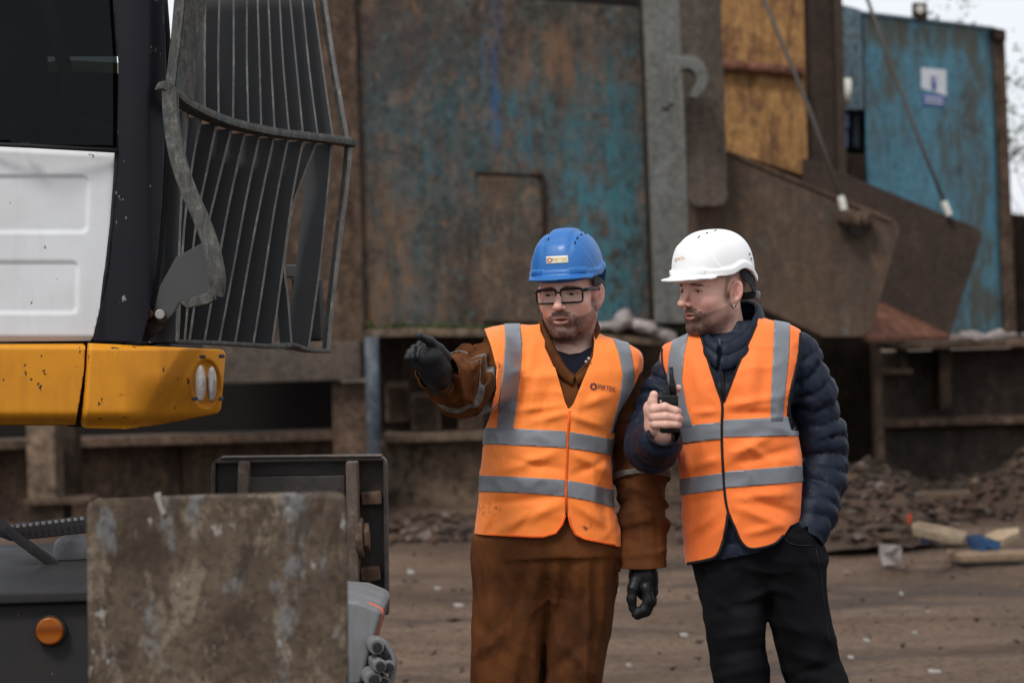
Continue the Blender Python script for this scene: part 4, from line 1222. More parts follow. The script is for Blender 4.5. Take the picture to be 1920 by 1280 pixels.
low = [[(353, 208), (345, 300), (338, 420), (331, 640)],
       [(378, 220), (362, 300), (345, 430), (334, 641)],
       [(406, 232), (386, 330), (365, 440), (346, 641)],
       [(434, 242), (405, 360), (380, 470), (355, 641)],
       [(459, 250), (430, 380), (408, 500), (383, 642)],
       [(487, 254), (462, 370), (440, 490), (411, 643)],
       [(514, 258), (490, 370), (465, 500), (441, 644)],
       [(540, 262), (515, 390), (492, 540), (475, 646)],
       [(568, 265), (548, 370), (533, 480), (510, 650)],
       [(594, 268), (565, 340), (548, 395), (534, 490), (540, 560), (547, 648)],
       [(622, 270), (614, 360), (600, 500), (578, 655)]]
for i, pl in enumerate(low):
    D = 6.36 + i * 0.073
    w = 0.080 if i not in (9,) else 0.035
    off = -FWD * w
    pts = smooth_poly([P(x, y, D) + off for x, y in pl], 4, False)
    ribbon("slat", pts, w, 0.011, SM, gd)
ribbon("end_bar", smooth_poly([P(x, y, 7.16) for x, y in ((650, 266), (645, 330), (630, 450), (616, 570), (608, 656))], 4, False), 0.014, 0.025, (MAT['bar'], MAT['slat_edge']), gd)
tube("bottom_bar", smooth_poly([P(x, y, D) for x, y, D in ((322, 640, 6.4), (400, 643, 6.55), (470, 647, 6.72), (520, 650, 6.86), (542, 646, 6.9), (572, 656, 6.98), (610, 658, 7.12))], 4, False), 0, MAT['bar'], gd, 12, flat=(0.02, 0.006, (0, 0, 1)))
# side rail of the guard: upper flat bar and lower S-bent bar
prism("guard_rail", [(331, -60, 6.25), (352, -60, 6.22), (340, 60, 6.22), (326, 172, 6.2), (308, 168, 6.24), (322, 60, 6.26)], 0.02, MAT['bar'], gd, 0.004)
prism("guard_rail", [(353, -60, 6.225), (394, -60, 6.30), (378, 60, 6.30), (362, 190, 6.28), (327, 174, 6.205), (341, 60, 6.225)], 0.02, MAT['bar'], gd, 0.004)
tube("guard_rail", smooth_poly([P(x, y, D) for x, y, D in ((319, 168, 6.2), (322, 230, 6.2), (333, 295, 6.19), (353, 355, 6.18), (378, 412, 6.17), (398, 468, 6.16), (408, 520, 6.16), (405, 552, 6.17))], 5, False), 0, MAT['bar'], gd, 12, flat=(0.021, 0.014, (0, 1, 0.0)))
prism("hinge_plate", round_corner([(396, 446, 6.2), (330, 482, 6.24), (300, 535, 6.27), (284, 590, 6.28), (300, 608, 6.28), (322, 592, 6.27), (338, 566, 6.25), (398, 548, 6.2)], (3, 4, 5), 8), 0.012, MAT['slat'], gd, 0.003)
prism("hinge_tab", [(336, 566, 6.24), (398, 545, 6.19), (404, 562, 6.19), (390, 570, 6.2), (350, 578, 6.22)], 0.03, MAT['bar'], gd, 0.003)
prism("hinge_mount", round_corner([(262, 570, 6.30), (306, 574, 6.29), (312, 612, 6.29), (272, 640, 6.30), (258, 640, 6.30)], (1, 2), 8), 0.02, MAT['rust_dark'], gd, 0.004)
cyl("hinge_bolt", P(300, 589, 6.25), P(300, 589, 6.3), 0.013, MAT['steel'], gd, 14, 0.002)
cyl("hinge_bolt", P(280, 588, 6.27), P(280, 588, 6.3), 0.011, MAT['rust_red'], gd, 10, 0.002)
# small fittings glimpsed behind the slats
pbox("wiper_motor", 548, 520, 600, 640, 7.35, 0.15, MAT['rubber'], ex, 0.01)
pbox("bracket", 536, 496, 576, 520, 7.3, 0.05, MAT['slat'], ex, 0.004)

# ---- undercarriage
zt = P(80, 1108, 5.6)[2]
xl, xr = P(-900, 1108, 5.6)[0], P(172, 1108, 5.6)[0]
boxw("chassis", (xl, 5.62, 0.45), (xr - 0.01, 6.9, zt - 0.028), MAT['chassis'], ex, 0.012)
deck = boxw("top_deck", (xl, 5.59, zt - 0.027), (xr + 0.05, 6.95, zt), MAT['chassis'], ex, 0.006)
rf = P(94, 1182, 5.60)
cyl("reflector_rim", rf, rf + np.array((0, 0.02, 0)), 0.0365, MAT['rubber'], ex, 28, 0.003)
cyl("reflector", rf - np.array((0, 0.012, 0)), rf + np.array((0, 0.01, 0)), 0.0325, MAT['amber'], ex, 28, 0.006)
prism("step_bar", [(-40, 992), (160, 968), (170, 998), (60, 1010), (20, 1014)], 0.06, MAT['chassis'], ex, 0.004, 6.3)
for k in range(12):
    x = 22 + k * 12
    cyl("grip_stud", P(x, 985 - (x - 20) * 0.12, 6.28), P(x, 990 - (x - 20) * 0.12, 6.28), 0.006, MAT['castgrey'], ex, 6, 0)
tube("step_strut", [P(-20, 968, 6.25), P(10, 990, 6.25), P(60, 1028, 6.27), P(108, 1062, 6.3)], 0, MAT['chassis'], ex, 12, flat=(0.012, 0.014, (0, 1, 0)))
V, Q = mesh_sdf(lambda p: ell(p, P(135, 1040, 6.45), (0.05, 0.05, 0.06)) + 0.008 * fbm(p * 25, 2, 3), P(135, 1040, 6.45) - 0.12, P(135, 1040, 6.45) + 0.12, 0.006)
obj("hose_cover", V, Q, MAT['castgrey'], ex)
# near stabiliser pad, sole turned to the camera
PADN = 4.15
def Dpad(u, v):
    p = np.stack([u / 60, v / 90, u * 0], -1)
    e = np.minimum(np.minimum(u - 163, 656 - u), v - 922)
    return PADN + 0.004 * fbm(p.reshape(-1, 3), 4, 4).reshape(u.shape) + 0.008 * sstep(10, 0, e)
pad = sheet("stabiliser_pad", round_corner([(162, 936), (400, 926), (650, 920), (656, 1440), (168, 1440)], (0, 2), 26), Dpad, MAT['pad'], ex, 5, 0.035)
tag(pad, "mottled brown and grey stabiliser pad facing the camera")
prism("dropping", round_corner([(288, 926), (300, 922), (306, 950), (312, 962), (304, 968), (296, 950)], (1, 2, 3), 4), 0.01, MAT['litter'], pad, 0.002, PADN - 0.006)
tube("stabiliser_leg", [P(410, 1250, PADN + 0.1), P(380, 1330, 5.0), P(300, 1300, 5.7)], 0.07, MAT['chassis'], ex, 12)
# far stabiliser pad seen from behind
DF = 6.95
fp = prism("stabiliser_pad", round_corner([(398, 862), (724, 856), (727, 1150), (402, 1156)], (0, 1, 2, 3), 22), 0.03, MAT['padback'], ex, 0.005, DF)
tag(fp, "dark greasy stabiliser pad with ribs and bolts")
prism("pad_lip", round_corner([(396, 860), (725, 854), (729, 1152), (721, 1152), (718, 864), (404, 869), (404, 1000), (396, 1000)], (0, 1), 20), 0.06, MAT['padback'], fp, 0.003, DF - 0.06)
prism("pad_crown", [(412, 856.5), (715, 853), (715, 856), (412, 859.5)], 0.08, MAT['padrib'], fp, 0.002, DF - 0.07)
prism("pad_rib", [(446, 866), (466, 866), (462, 1100), (440, 1100)], 0.10, MAT['padrib'], fp, 0.004, DF - 0.11)
prism("pad_rib", [(648, 866), (669, 866), (672, 1000), (671, 1130), (650, 1130)], 0.14, MAT['padrib'], fp, 0.004, DF - 0.15)
prism("pad_ledge", [(466, 892), (648, 890), (648, 985), (466, 985)], 0.05, MAT['padback'], fp, 0.006, DF - 0.06)
prism("bolt_block", [(676, 923), (714, 921), (716, 946), (678, 948)], 0.06, MAT['padbolt'], fp, 0.006, DF - 0.07)
prism("bolt_block", [(674, 1064), (712, 1061), (714, 1088), (694, 1092), (676, 1089)], 0.06, MAT['padbolt'], fp, 0.006, DF - 0.07)
cyl("pivot_pin", P(668, 1008, DF - 0.11), P(682, 1007.5, DF - 0.11), 0.058, MAT['padbolt'], fp, 18, 0.006)
cyl("pivot_nut", P(682, 1007.5, DF - 0.11), P(693, 1007, DF - 0.11), 0.042, MAT['padbolt'], fp, 6, 0.004)
tube("stabiliser_leg", [P(540, 1060, DF - 0.02), P(480, 1180, 6.6), P(300, 1240, 6.2)], 0.08, MAT['chassis'], ex, 12)
# grey fender with faded orange edge, and hydraulic fittings
fd = prism("fender", [(560, 1118, 6.0), (672, 1126, 6.0), (712, 1142, 6.0), (715, 1152, 6.0), (700, 1205, 6.0), (664, 1330, 6.0), (560, 1330, 6.0)], 0.45, MAT['castgrey'], ex, 0.012)
tube("fender_edge", smooth_poly([P(x, y, 6.03) for x, y in ((690, 1132), (713, 1143), (714, 1154), (699, 1207), (680, 1272), (664, 1328))], 3, False), 0.007, MAT['orange_edge'], fd, 8)
for x, y, r, dy, sg in ((706, 1212, .020, 0, 24), (722, 1226, .016, .02, 6), (729, 1250, .017, .0, 24), (712, 1248, .019, -.03, 6), (700, 1274, .022, -.02, 24), (719, 1280, .019, .0, 6)):
    a = P(x, y, 5.93 + dy)
    ft = cyl("hose_fitting", a, a + np.array((-.02, .12, .0)), r, MAT['castgrey'], ex, sg, 0.003)
    cyl("fitting_core", a - np.array((-.003, .018, 0)), a + np.array((0, .02, 0)), r * .6, MAT['chassis'], ft, 12, 0.002)
tube("hydraulic_hose", smooth_poly([P(x, y, 5.95) for x, y in ((704, 1196), (722, 1206), (735, 1228), (738, 1250), (730, 1290))], 4, False), 0.008, MAT['castgrey'], ex, 8)
boxw("axle_beam", (P(120, 1300, 6)[0], 5.75, 0.5), (P(690, 1300, 6)[0], 6.5, 0.72), MAT['chassis'], ex, 0.02)
for wx_ in (P(-520, 1300, 6)[0],):
    for wy_ in (5.45, 6.95):
        bm = bmesh.new()
        bmesh.ops.create_cone(bm, cap_ends=True, segments=40, radius1=0.5, radius2=0.5, depth=0.34)
        bmesh.ops.transform(bm, matrix=Matrix.Translation((wx_, wy_ + .2, 0.49)) @ Matrix.Rotation(math.pi / 2, 4, 'X'), verts=bm.verts)
        w_ = bm_obj("wheel", bm, MAT['rubber'], ex, bevel=0.06, seg=3)
        cyl("rim", (wx_, wy_ + 0.02, 0.49), (wx_, wy_ + 0.06, 0.49), 0.26, MAT['castgrey'], w_, 24, 0.01)

# ------------------------------------------------------------------ people: shared tools
class Loft:
    """vertical body of elliptical sections read as (py, px_left, px_right, half_depth, depth_centre)"""
    def __init__(s, rows, D0, soft=0.010):
        z = []; cx = []; w = []; hd = []; cy = []
        for py, a, b, h, c in rows:
            A = P(a, py, D0 + c); B = P(b, py, D0 + c)
            z.append((A[2] + B[2]) / 2); cx.append((A[0] + B[0]) / 2); w.append((B[0] - A[0]) / 2); hd.append(h); cy.append(D0 + c)
        z = np.array(z)[::-1]
        n = 700
        s.z0, s.z1 = z[0], z[-1]
        zs = np.linspace(z[0], z[-1], n)
        k = max(1, int(soft / ((z[-1] - z[0]) / n)))
        g = np.exp(-0.5 * (np.arange(-3 * k, 3 * k + 1) / k) ** 2); g /= g.sum()
        def sm(v):
            y = np.interp(zs, z, np.array(v)[::-1])
            return np.convolve(np.pad(y, 3 * k, mode='edge'), g, 'valid')
        s.zs, s.cx, s.w, s.hd, s.cy = zs, sm(cx), sm(w), sm(hd), sm(cy)
    def raw(s, p):
        z = p[:, 2]
        cx, w, hd, cy = (np.interp(z, s.zs, v) for v in (s.cx, s.w, s.hd, s.cy))
        x = (p[:, 0] - cx); y = (p[:, 1] - cy)
        e = 2.35
        k0 = ((np.abs(x / w) ** e + np.abs(y / hd) ** e) ** (1 / e)) + 1e-9
        r = np.sqrt(x * x + y * y) + 1e-9
        d = (k0 - 1) / k0 * r
        d = np.where(k0 < 0.25, -np.minimum(w, hd) * 0.7, d)
        return d
    def __call__(s, p, norm=True):
        d = s.raw(p)
        if norm:
            e = 0.004
            dz = (s.raw(p + np.array((0, 0, e))) - s.raw(p - np.array((0, 0, e)))) / (2 * e)
            d = d / np.sqrt(1 + np.minimum(dz * dz, 30))
        return np.maximum(np.maximum(d, p[:, 2] - s.z1), s.z0 - p[:, 2])
    def front(s, p):
        return np.interp(p[:, 2], s.zs, s.cy) - p[:, 1]

def folds(p, lst, front):
    """cloth ridges and grooves given as pixel strokes (x0,y0,x1,y1,amp_mm,width_px)"""
    u, v = proj(p)
    d = np.zeros(len(p))
    for x0, y0, x1, y1, a, w in lst:
        ex, ey = x1 - x0, y1 - y0; L2 = ex * ex + ey * ey
        t = np.clip(((u - x0) * ex + (v - y0) * ey) / L2, 0, 1)
        dd = np.hypot(u - x0 - ex * t, v - y0 - ey * t)
        d += a * 0.001 * np.exp(-(dd / w) ** 2) * (0.25 + 0.75 * np.sin(np.pi * np.clip(t * 0.9 + 0.05, 0, 1)))
    return d * sstep(-0.02, 0.05, front)

def offset_surf(V, T, d):
    n = np.cross(V[T[:, 1]] - V[T[:, 0]], V[T[:, 2]] - V[T[:, 0]])
    a = np.zeros_like(V)
    for k in range(3): np.add.at(a, T[:, k], n)
    return V + a / (np.linalg.norm(a, axis=1)[:, None] + 1e-12) * d

def near_disp(d, lim, fn, p):
    """subtract the displacement fn only where the field is close to the surface"""
    m = np.abs(d) < lim
    if m.any():
        d = d.copy(); d[m] -= fn(p[m])
    return d

def band(pts_top, pts_bot):
    return list(pts_top) + list(pts_bot)[::-1]

class Head:
    def __init__(s, o, yaw, pitch=0.0, roll=0.0, scale=1.0):
        # columns: subject's left, forward, up
        f = np.array((-math.sin(yaw) * math.cos(pitch), -math.cos(yaw) * math.cos(pitch), math.sin(pitch)))
        l = np.cross((0, 0, 1), f); l /= np.linalg.norm(l)
        u = np.cross(l, f)
        u = u if u[2] > 0 else -u
        Rm = np.array(Matrix.Rotation(roll, 3, Vector(f)))
        s.M = np.stack([Rm @ l, f, Rm @ u], 1)
        s.o = np.asarray(o, float); s.k = scale
    def loc(s, p): return (p - s.o) @ s.M / s.k
    def wld(s, q): return s.o + (np.asarray(q, float) * s.k) @ s.M.T

def head_field(q, full=1.0, openm=0.0, nose=1.0, beard=0.0):
    m = q.copy(); m[:, 0] = np.abs(q[:, 0])
    d = ell(m, (0, -0.014, 0.034), (0.0715, 0.092, 0.083))
    d = smin(d, ell(m, (0, 0.020, -0.030), (0.060 * full, 0.068, 0.089)), 0.03)
    d = smin(d, cap(m, (0.050 * full, 0.002, -0.058), (0.014, 0.064, -0.102), 0.018 * full, 0.017), 0.026)
    d = smin(d, ell(m, (0, 0.068, -0.101), (0.021, 0.018, 0.016)), 0.018)
    d = smin(d, ell(m, (0.038, 0.050, -0.028), (0.024 * full, 0.030, 0.025)), 0.020)
    d = smin(d, cap(m, (0.008, 0.0815, 0.018), (0.043, 0.066, 0.019), 0.010, 0.009), 0.018)
    d = smin(d, ell(m, (0, 0.066, 0.050), (0.050, 0.024, 0.034)), 0.025)
    d = smax(d, -ell(m, (0.031, 0.1005, -0.001), (0.019, 0.020, 0.0135)), 0.012)
    n1 = cap(m, (0, 0.0835, 0.014), (0, 0.1035 + 0.006 * nose, -0.031), 0.0062, 0.0100)
    d = smin(d, n1, 0.011)
    d = smin(d, ell(m, (0, 0.1035 + 0.006 * nose, -0.033), (0.0112, 0.0105, 0.0088)), 0.006)
    d = smin(d, ell(m, (0.0122, 0.0955, -0.0355), (0.0062, 0.0110, 0.0072)), 0.004)
    d = smax(d, -ell(m, (0.0065, 0.1015, -0.0435), (0.0035, 0.006, 0.0035)), 0.002)
    # mouth
    mz = q[:, 2] + 0.10 * 0 
    d = smin(d, ell(m, (0, 0.0775, -0.066), (0.030, 0.0115, 0.021)), 0.012)
    d = smin(d, ell(m, (0.005, 0.0825, -0.0610 + openm * .2), (0.0185, 0.0046, 0.0036)), 0.004)
    d = smin(d, ell(m, (0, 0.0825, -0.0722 - openm * .6), (0.0170, 0.0052, 0.0046)), 0.005)
    d = smax(d, -ell(m, (0, 0.0905, -0.0664 - openm * .2), (0.0225, 0.010 + openm, 0.0011 + openm * 0.5)), 0.002)
    d = smax(d, -ell(m, (0, 0.0965, -0.0845), (0.020, 0.0095, 0.0055)), 0.008)
    d = d + 0.0016 * np.exp(-(cap(m, (0.0165, 0.094, -0.036), (0.0300, 0.078, -0.062), 0.0, 0.0) / 0.0045) ** 2)   # nasolabial crease
    d = d + 0.0012 * np.exp(-(cap(m, (0.018, 0.080, -0.016), (0.040, 0.070, -0.018), 0.0, 0.0) / 0.0035) ** 2)   # under the eye
    # lids
    lid = ell(m, (0.0315, 0.0690, -0.001), (0.0165, 0.0150, 0.0140))
    d = smin(d, lid, 0.005)
    d = smax(d, -ell(m, (0.0315, 0.086, -0.0022), (0.0128, 0.012, 0.0040)), 0.0015)
    # ears
    c, s_ = math.cos(0.55), math.sin(0.55)
    e = m - np.array((0.0750, -0.014, -0.012))
    ex = e[:, 0] * c + e[:, 1] * s_; ey = -e[:, 0] * s_ + e[:, 1] * c
    er = np.stack([ex, ey + e[:, 2] * 0.15, e[:, 2]], 1)
    ear = ell(er, (0.004, 0, 0.002), (0.0065, 0.0185, 0.031))
    ear = smin(ear, ell(er, (0.003, 0.006, -0.024), (0.006, 0.009, 0.011)), 0.006)
    ear = smax(ear, -ell(er, (0.0105, 0.001, 0.003), (0.0085, 0.0125, 0.0215)), 0.003)
    ear = smin(ear, ell(er, (0.005, 0.010, -0.004), (0.0035, 0.0035, 0.010)), 0.004)
    ear = smin(ear, ell(er, (0.0035, -0.004, 0.004), (0.004, 0.0035, 0.013)), 0.003)
    d = smin(d, ear, 0.005)
    # neck
    nk = cap(m, (0, -0.026, -0.06), (0, -0.046, -0.23), 0.051, 0.060)
    nk = smin(nk, cap(m, (0.052, -0.02, -0.05), (0.012, 0.012, -0.20), 0.014, 0.014), 0.03)
    d = smin(d, nk, 0.022)
    if beard:
        bm_ = beard_mask(q)
        d = d - beard * bm_ * (0.8 + 0.4 * vnoise(q * 260, 3))
    return d

def beard_mask(q, line=0.0):
    ax = np.abs(q[:, 0]); y = q[:, 1]; z = q[:, 2]
    jaw = sstep(-0.052, -0.066, z - 0.35 * (0.060 - y).clip(0, 0.1) * 1.0 + 0 * ax) * sstep(-0.012, 0.010, y)
    side = sstep(0.028, 0.004, np.abs(y - 0.004)) * sstep(0.012, -0.03, z) * sstep(0.046, 0.058, ax)
    must = sstep(0.010, 0.005, np.abs(z + 0.0535 + ax * 0.20 - 0.004)) * sstep(0.030, 0.022, ax) * sstep(0.07, 0.08, y)
    corner = sstep(0.010, 0.005, np.abs(ax - 0.028)) * sstep(-0.05, -0.058, z) * sstep(0.055, 0.07, y)
    throat = sstep(-0.150, -0.118, z)
    lips = ((ax / 0.0200) ** 2 + ((z + 0.0668) / 0.0098) ** 2)
    ang = sstep(0.062, 0.036, ax) * sstep(0.030, 0.055, y)
    m = np.maximum(np.maximum(jaw * throat * (0.72 + 0.28 * ang), side * 0.5), np.maximum(must, corner * 0.9))
    return np.clip(m, 0, 1) * sstep(0.8, 1.05, lips + (y < 0.06) * 5)

def head_colors(q, skin, hair, red, beardc, beard_amt, seed, gaze=None):
    ax = np.abs(q[:, 0]); y = q[:, 1]; z = q[:, 2]
    c = np.tile(np.array(skin), (len(q), 1))
    def mixin(mask, col):
        nonlocal c
        m = np.clip(mask, 0, 1)[:, None]
        c = c * (1 - m) + np.array(col) * m
    g = lambda cx, cy, cz, r: np.exp(-(((ax - cx) ** 2 + (y - cy) ** 2 + (z - cz) ** 2) / r ** 2))
    mixin(0.55 * g(0.044, 0.06, -0.030, 0.026), red)
    mixin(0.7 * g(0, 0.105, -0.034, 0.016), red)
    mixin(0.6 * g(0.082, -0.012, -0.01, 0.03) * (ax > 0.064), red)
    mixin(0.35 * g(0, 0.075, 0.045, 0.03), red)
    # short cropped hair
    n = vnoise(q * 230, seed); n2 = vnoise(q * 500, seed + 1); n3 = vnoise(q * 60, seed + 2)
    hair_m = sstep(0.040, 0.020, y - 0.25 * (z - 0.03)) * sstep(-0.055, -0.03, z + 0.35 * (y + 0.02).clip(-1, 0.02)) * (ax < 0.074)
    hair_m = np.maximum(hair_m * ((y < 0.016) | (z > 0.03)), 0) * sstep(-0.08, -0.05, z)
    side = sstep(0.022, 0.008, np.abs(y - 0.008)) * sstep(-0.04, -0.02, z) * (ax > 0.050)
    er = (ax - 0.075) / 0.012
    earm = sstep(0.0635, 0.0675, ax + 0.25 * (-(y + 0.014)).clip(0, 1) * 0) * sstep(1.35, 0.95, ((y + 0.016) / 0.024) ** 2 + ((z + 0.012) / 0.037) ** 2)
    mixin(np.maximum(hair_m * 0.66, side * 0.12) * (0.9 + 0.1 * n) * (1 - earm), hair)
    bmk = beard_mask(q)
    mixin(bmk * beard_amt * (0.95 + 0.07 * n + 0.06 * n2 + 0.10 * n3), beardc)
    # eyebrows
    br = ((ax - 0.031) / 0.019) ** 2 + ((z - 0.0150 + 0.12 * (ax - 0.031)) / 0.0042) ** 2
    mixin(sstep(1.25, 0.55, br) * (y > 0.045) * (0.85 + 0.25 * n), hair)
    # lips
    lp = (ax / 0.0215) ** 2 + ((z + 0.0668) / 0.0105) ** 2
    mixin(sstep(1.1, 0.75, lp) * (y > 0.065) * 0.75, (0.36, 0.13, 0.105))
    mixin(sstep(1.0, 0.4, (ax / 0.017) ** 2 + ((z + 0.0668) / 0.0024) ** 2) * (y > 0.06) * 0.9, (0.05, 0.02, 0.018))
    # lash line
    ly = ((ax - 0.0315) / 0.0145) ** 2 + ((z + 0.0012) / 0.0062) ** 2
    mixin(np.exp(-((ly - 0.85) / 0.3) ** 2) * (y > 0.06) * 0.55 * (z > -0.004), (0.06, 0.03, 0.025))
    return np.clip(c, 0.004, 1)

def eyeball(H, side, gaze, parent):
    """sphere with sclera, iris and pupil coloured by the angle from the gaze"""
    c = np.array((0.0315 * side, 0.0690, -0.001))
    V = []; n, m = 28, 20
    for i in range(m + 1):
        for j in range(n):
            th = math.pi * i / m; ph = 2 * math.pi * j / n
            V.append((math.sin(th) * math.cos(ph), math.sin(th) * math.sin(ph), math.cos(th)))
    V = np.array(V)
    Fc = [(i * n + j, i * n + (j + 1) % n, (i + 1) * n + (j + 1) % n, (i + 1) * n + j) for i in range(m) for j in range(n)]
    g = np.array(gaze, float); g /= np.linalg.norm(g)
    # orient the pole to the gaze for a clean iris
    q = Vector((0, 0, 1)).rotation_difference(Vector(g)).to_matrix()
    Vr = V @ np.array(q).T
    ang = np.degrees(np.arccos(np.clip(V[:, 2], -1, 1)))
    col = np.tile(np.array((0.36, 0.30, 0.27)), (len(V), 1))
    col[ang < 36] = (0.03, 0.023, 0.017)
    col[ang < 13] = (0.006, 0.006, 0.006)
    return obj("eye", H.wld(c + Vr * 0.0122), Fc[::-1], MAT['eye'], parent, col=col)

def surf(V, T):
    return BVHTree.FromPolygons([tuple(v) for v in V], [tuple(t) for t in T])

def cast(bvh, px, py, lift=0.0):
    d = R @ np.array(((px - 960) / F_PX, -(py - 640) / F_PX, -1.0))
    d /= np.linalg.norm(d)
    h = bvh.ray_cast(Vector(CAM), Vector(d))
    if h[0] is None: return None
    return np.array(h[0]) - d * lift

def text_mesh(txt, size):
    cu = bpy.data.curves.new("t", 'FONT'); cu.body = txt; cu.size = size; cu.resolution_u = 3
    o = bpy.data.objects.new("t", cu); C.objects.link(o)
    bpy.context.view_layer.update()
    dg = bpy.context.evaluated_depsgraph_get()
    me = bpy.data.meshes.new_from_object(o.evaluated_get(dg))
    V = np.array([v.co[:] for v in me.vertices]); Fc = [tuple(p.vertices) for p in me.polygons]
    bpy.data.objects.remove(o); bpy.data.curves.remove(cu); bpy.data.meshes.remove(me)
    return V, Fc

def printed(name, txt, bvh, x0, y0, x1, y1, hgt, mat, parent, lift=0.0015):
    """lettering laid on a surface between two pixel points, cap height in px"""
    V, Fc = text_mesh(txt, 1.0)
    V[:, 0] -= V[:, 0].min(); wd = V[:, 0].max(); ht = V[:, 1].max()
    L = math.hypot(x1 - x0, y1 - y0); ux, uy = (x1 - x0) / L, (y1 - y0) / L
    out = []
    for v in V:
        a = v[0] / wd * L; b = v[1] / ht * hgt
        q = cast(bvh, x0 + ux * a + uy * b, y0 + uy * a - ux * b, lift)
        if q is None: return None
        out.append(q)
    return obj(name, out, [f for f in Fc], mat, parent, smooth=False)

def gear(name, bvh, cx, cy, r, mat, parent, lift=0.0015, sx=1.0, teeth=8):
    V = []; Fc = []
    n = teeth * 4
    for k in range(n):
        a = 2 * math.pi * k / n
        ro = r * (1.0 if k % 4 in (0, 1) else 0.80); ri = r * 0.52
        for rr in (ri, ro):
            q = cast(bvh, cx + sx * rr * math.cos(a), cy + rr * math.sin(a), lift)
            if q is None: return None
            V.append(q)
    for k in range(n):
        j = (k + 1) % n
        Fc.append((2 * k, 2 * j, 2 * j + 1, 2 * k + 1))
    return obj(name, V, Fc, mat, parent, smooth=False)

def edging(name, bvh, poly, r, mat, parent, closed=False):
    pts = [cast(bvh, x, y, 0.001) for x, y in poly]
    pts = [p for p in pts if p is not None]
    if len(pts) < 3: return None
    return tube(name, pts, r, mat, parent, 6)

def hat(H, mat, person, ridges, name="hard_hat", lift=0.0):
    """safety helmet in the head frame: dome, peak, rim, rear skirt, ridges"""
    def f(p):
        q = H.loc(p)
        m = q.copy(); m[:, 0] = np.abs(m[:, 0]); m[:, 2] -= lift
        x, y, z = m[:, 0], m[:, 1], m[:, 2]
        def dome(g):
            e = 2.45
            cx = np.array((0.0885, 0.112, 0.116)) + g
            w = (m - np.array((0, -0.006, 0.042))) / cx
            w[:, 2] = np.where(w[:, 2] < 0, w[:, 2] * 0.30, w[:, 2])
            k = (np.abs(w) ** e).sum(1) ** (1 / e) + 1e-9
            r = np.linalg.norm(m - np.array((0, -0.006, 0.042)), axis=1)
            return (k - 1) / k * r
        d = dome(0.0)
        if ridges:   # raised crown with two flanking grooves
            d = d - 0.0035 * sstep(0.036, 0.024, x) * sstep(0.070, 0.11, z) * sstep(0.10, 0.05, y)
            d = d + 0.0022 * np.exp(-((x - 0.036) / 0.007) ** 2) * sstep(0.085, 0.115, z)
        # pressed brow step on each side
        st_ = 0.063 + 0.30 * (0.10 - z) - 0.012
        d = d - 0.0032 * sstep(0.0, 0.006, (y - 0.02) + 0.9 * (0.10 - z) - x * 0.9 + 0.02) * sstep(0.13, 0.115, z) * sstep(0.040, 0.05, z)
        # lower edge: level in front, arched over the ear, dropped at the nape
        zl = 0.034 + 0.016 * np.exp(-((y + 0.035) / 0.032) ** 2) - 0.022 * sstep(-0.065, -0.10, y)
        rim = 0.0065 * sstep(0.018, 0.010, z - zl - 0.006) * (1 + 0.2 * sstep(-0.06, -0.1, y))
        body = np.maximum(dome(0.0) - rim, np.abs(z - zl - 0.010) - 0.013)
        d = smin(d, body, 0.002)
        # peak
        pk_z = 0.036 - 0.10 * (y - 0.10).clip(0, 1) - 1.2 * x * x * 0.6
        out = np.sqrt((x / 0.085) ** 2 + ((y - 0.050) / 0.106) ** 2 + 1e-9) - 1
        peak = np.maximum(np.maximum(out * 0.085, np.abs(z - pk_z) - 0.0030), 0.02 - y)
        d = smin(d, peak, 0.010)
        # accessory slots
        slot = np.maximum(np.maximum(np.abs(x - 0.054) - 0.018, np.abs(z - 0.050) - 0.006), np.maximum(dome(0.009), -(y - 0.02)))
        d = smin(d, slot, 0.003)
        d = np.maximum(d, -dome(-0.005))
        d = np.maximum(d, zl - z - 0.004 * (y > 0.06) - 0.010 * sstep(0.05, 0.12, y))
        return d * H.k
    c = H.wld((0, 0, 0.10))
    V, Q = mesh_sdf(f, c - 0.19, c + 0.19, 0.0023)
    return V, Q, obj(name, V, Q, mat, person)

def skin_core(lofts, fn_extra=None):
    pass

# ================================================================== man in brown coverall, blue helmet
D1 = 6.3
J1 = lambda x, y, d=0.0: P(x, y, D1 + d)
man1 = thing("person", J1(1040, 1280) * np.array((1, 1, 0)), "man in blue helmet, glasses and orange vest over brown coverall, pointing left", "person")
tor1 = Loft([(604, 1040, 1092, .055, .0), (609, 985, 1104, .062, .0), (614, 932, 1110, .072, .0), (622, 917, 1114, .082, .0), (634, 914, 1138, .092, -.0), (648, 915, 1172, .100, -.0), (660, 917, 1201, .108, -.0),
             (675, 919, 1207, .115, -.0), (700, 924, 1205, .124, -.005), (740, 926, 1192, .130, -.01), (780, 916, 1166, .130, -.012), (802, 908, 1150, .130, -.015), (860, 903, 1146, .132, -.018),
             (900, 900, 1148, .132, -.018), (950, 896, 1152, .132, -.015), (1000, 891, 1162, .138, -.010), (1035, 890, 1168, .140, -.01), (1050, 890, 1169, .140, -.01)], D1, 0.008)
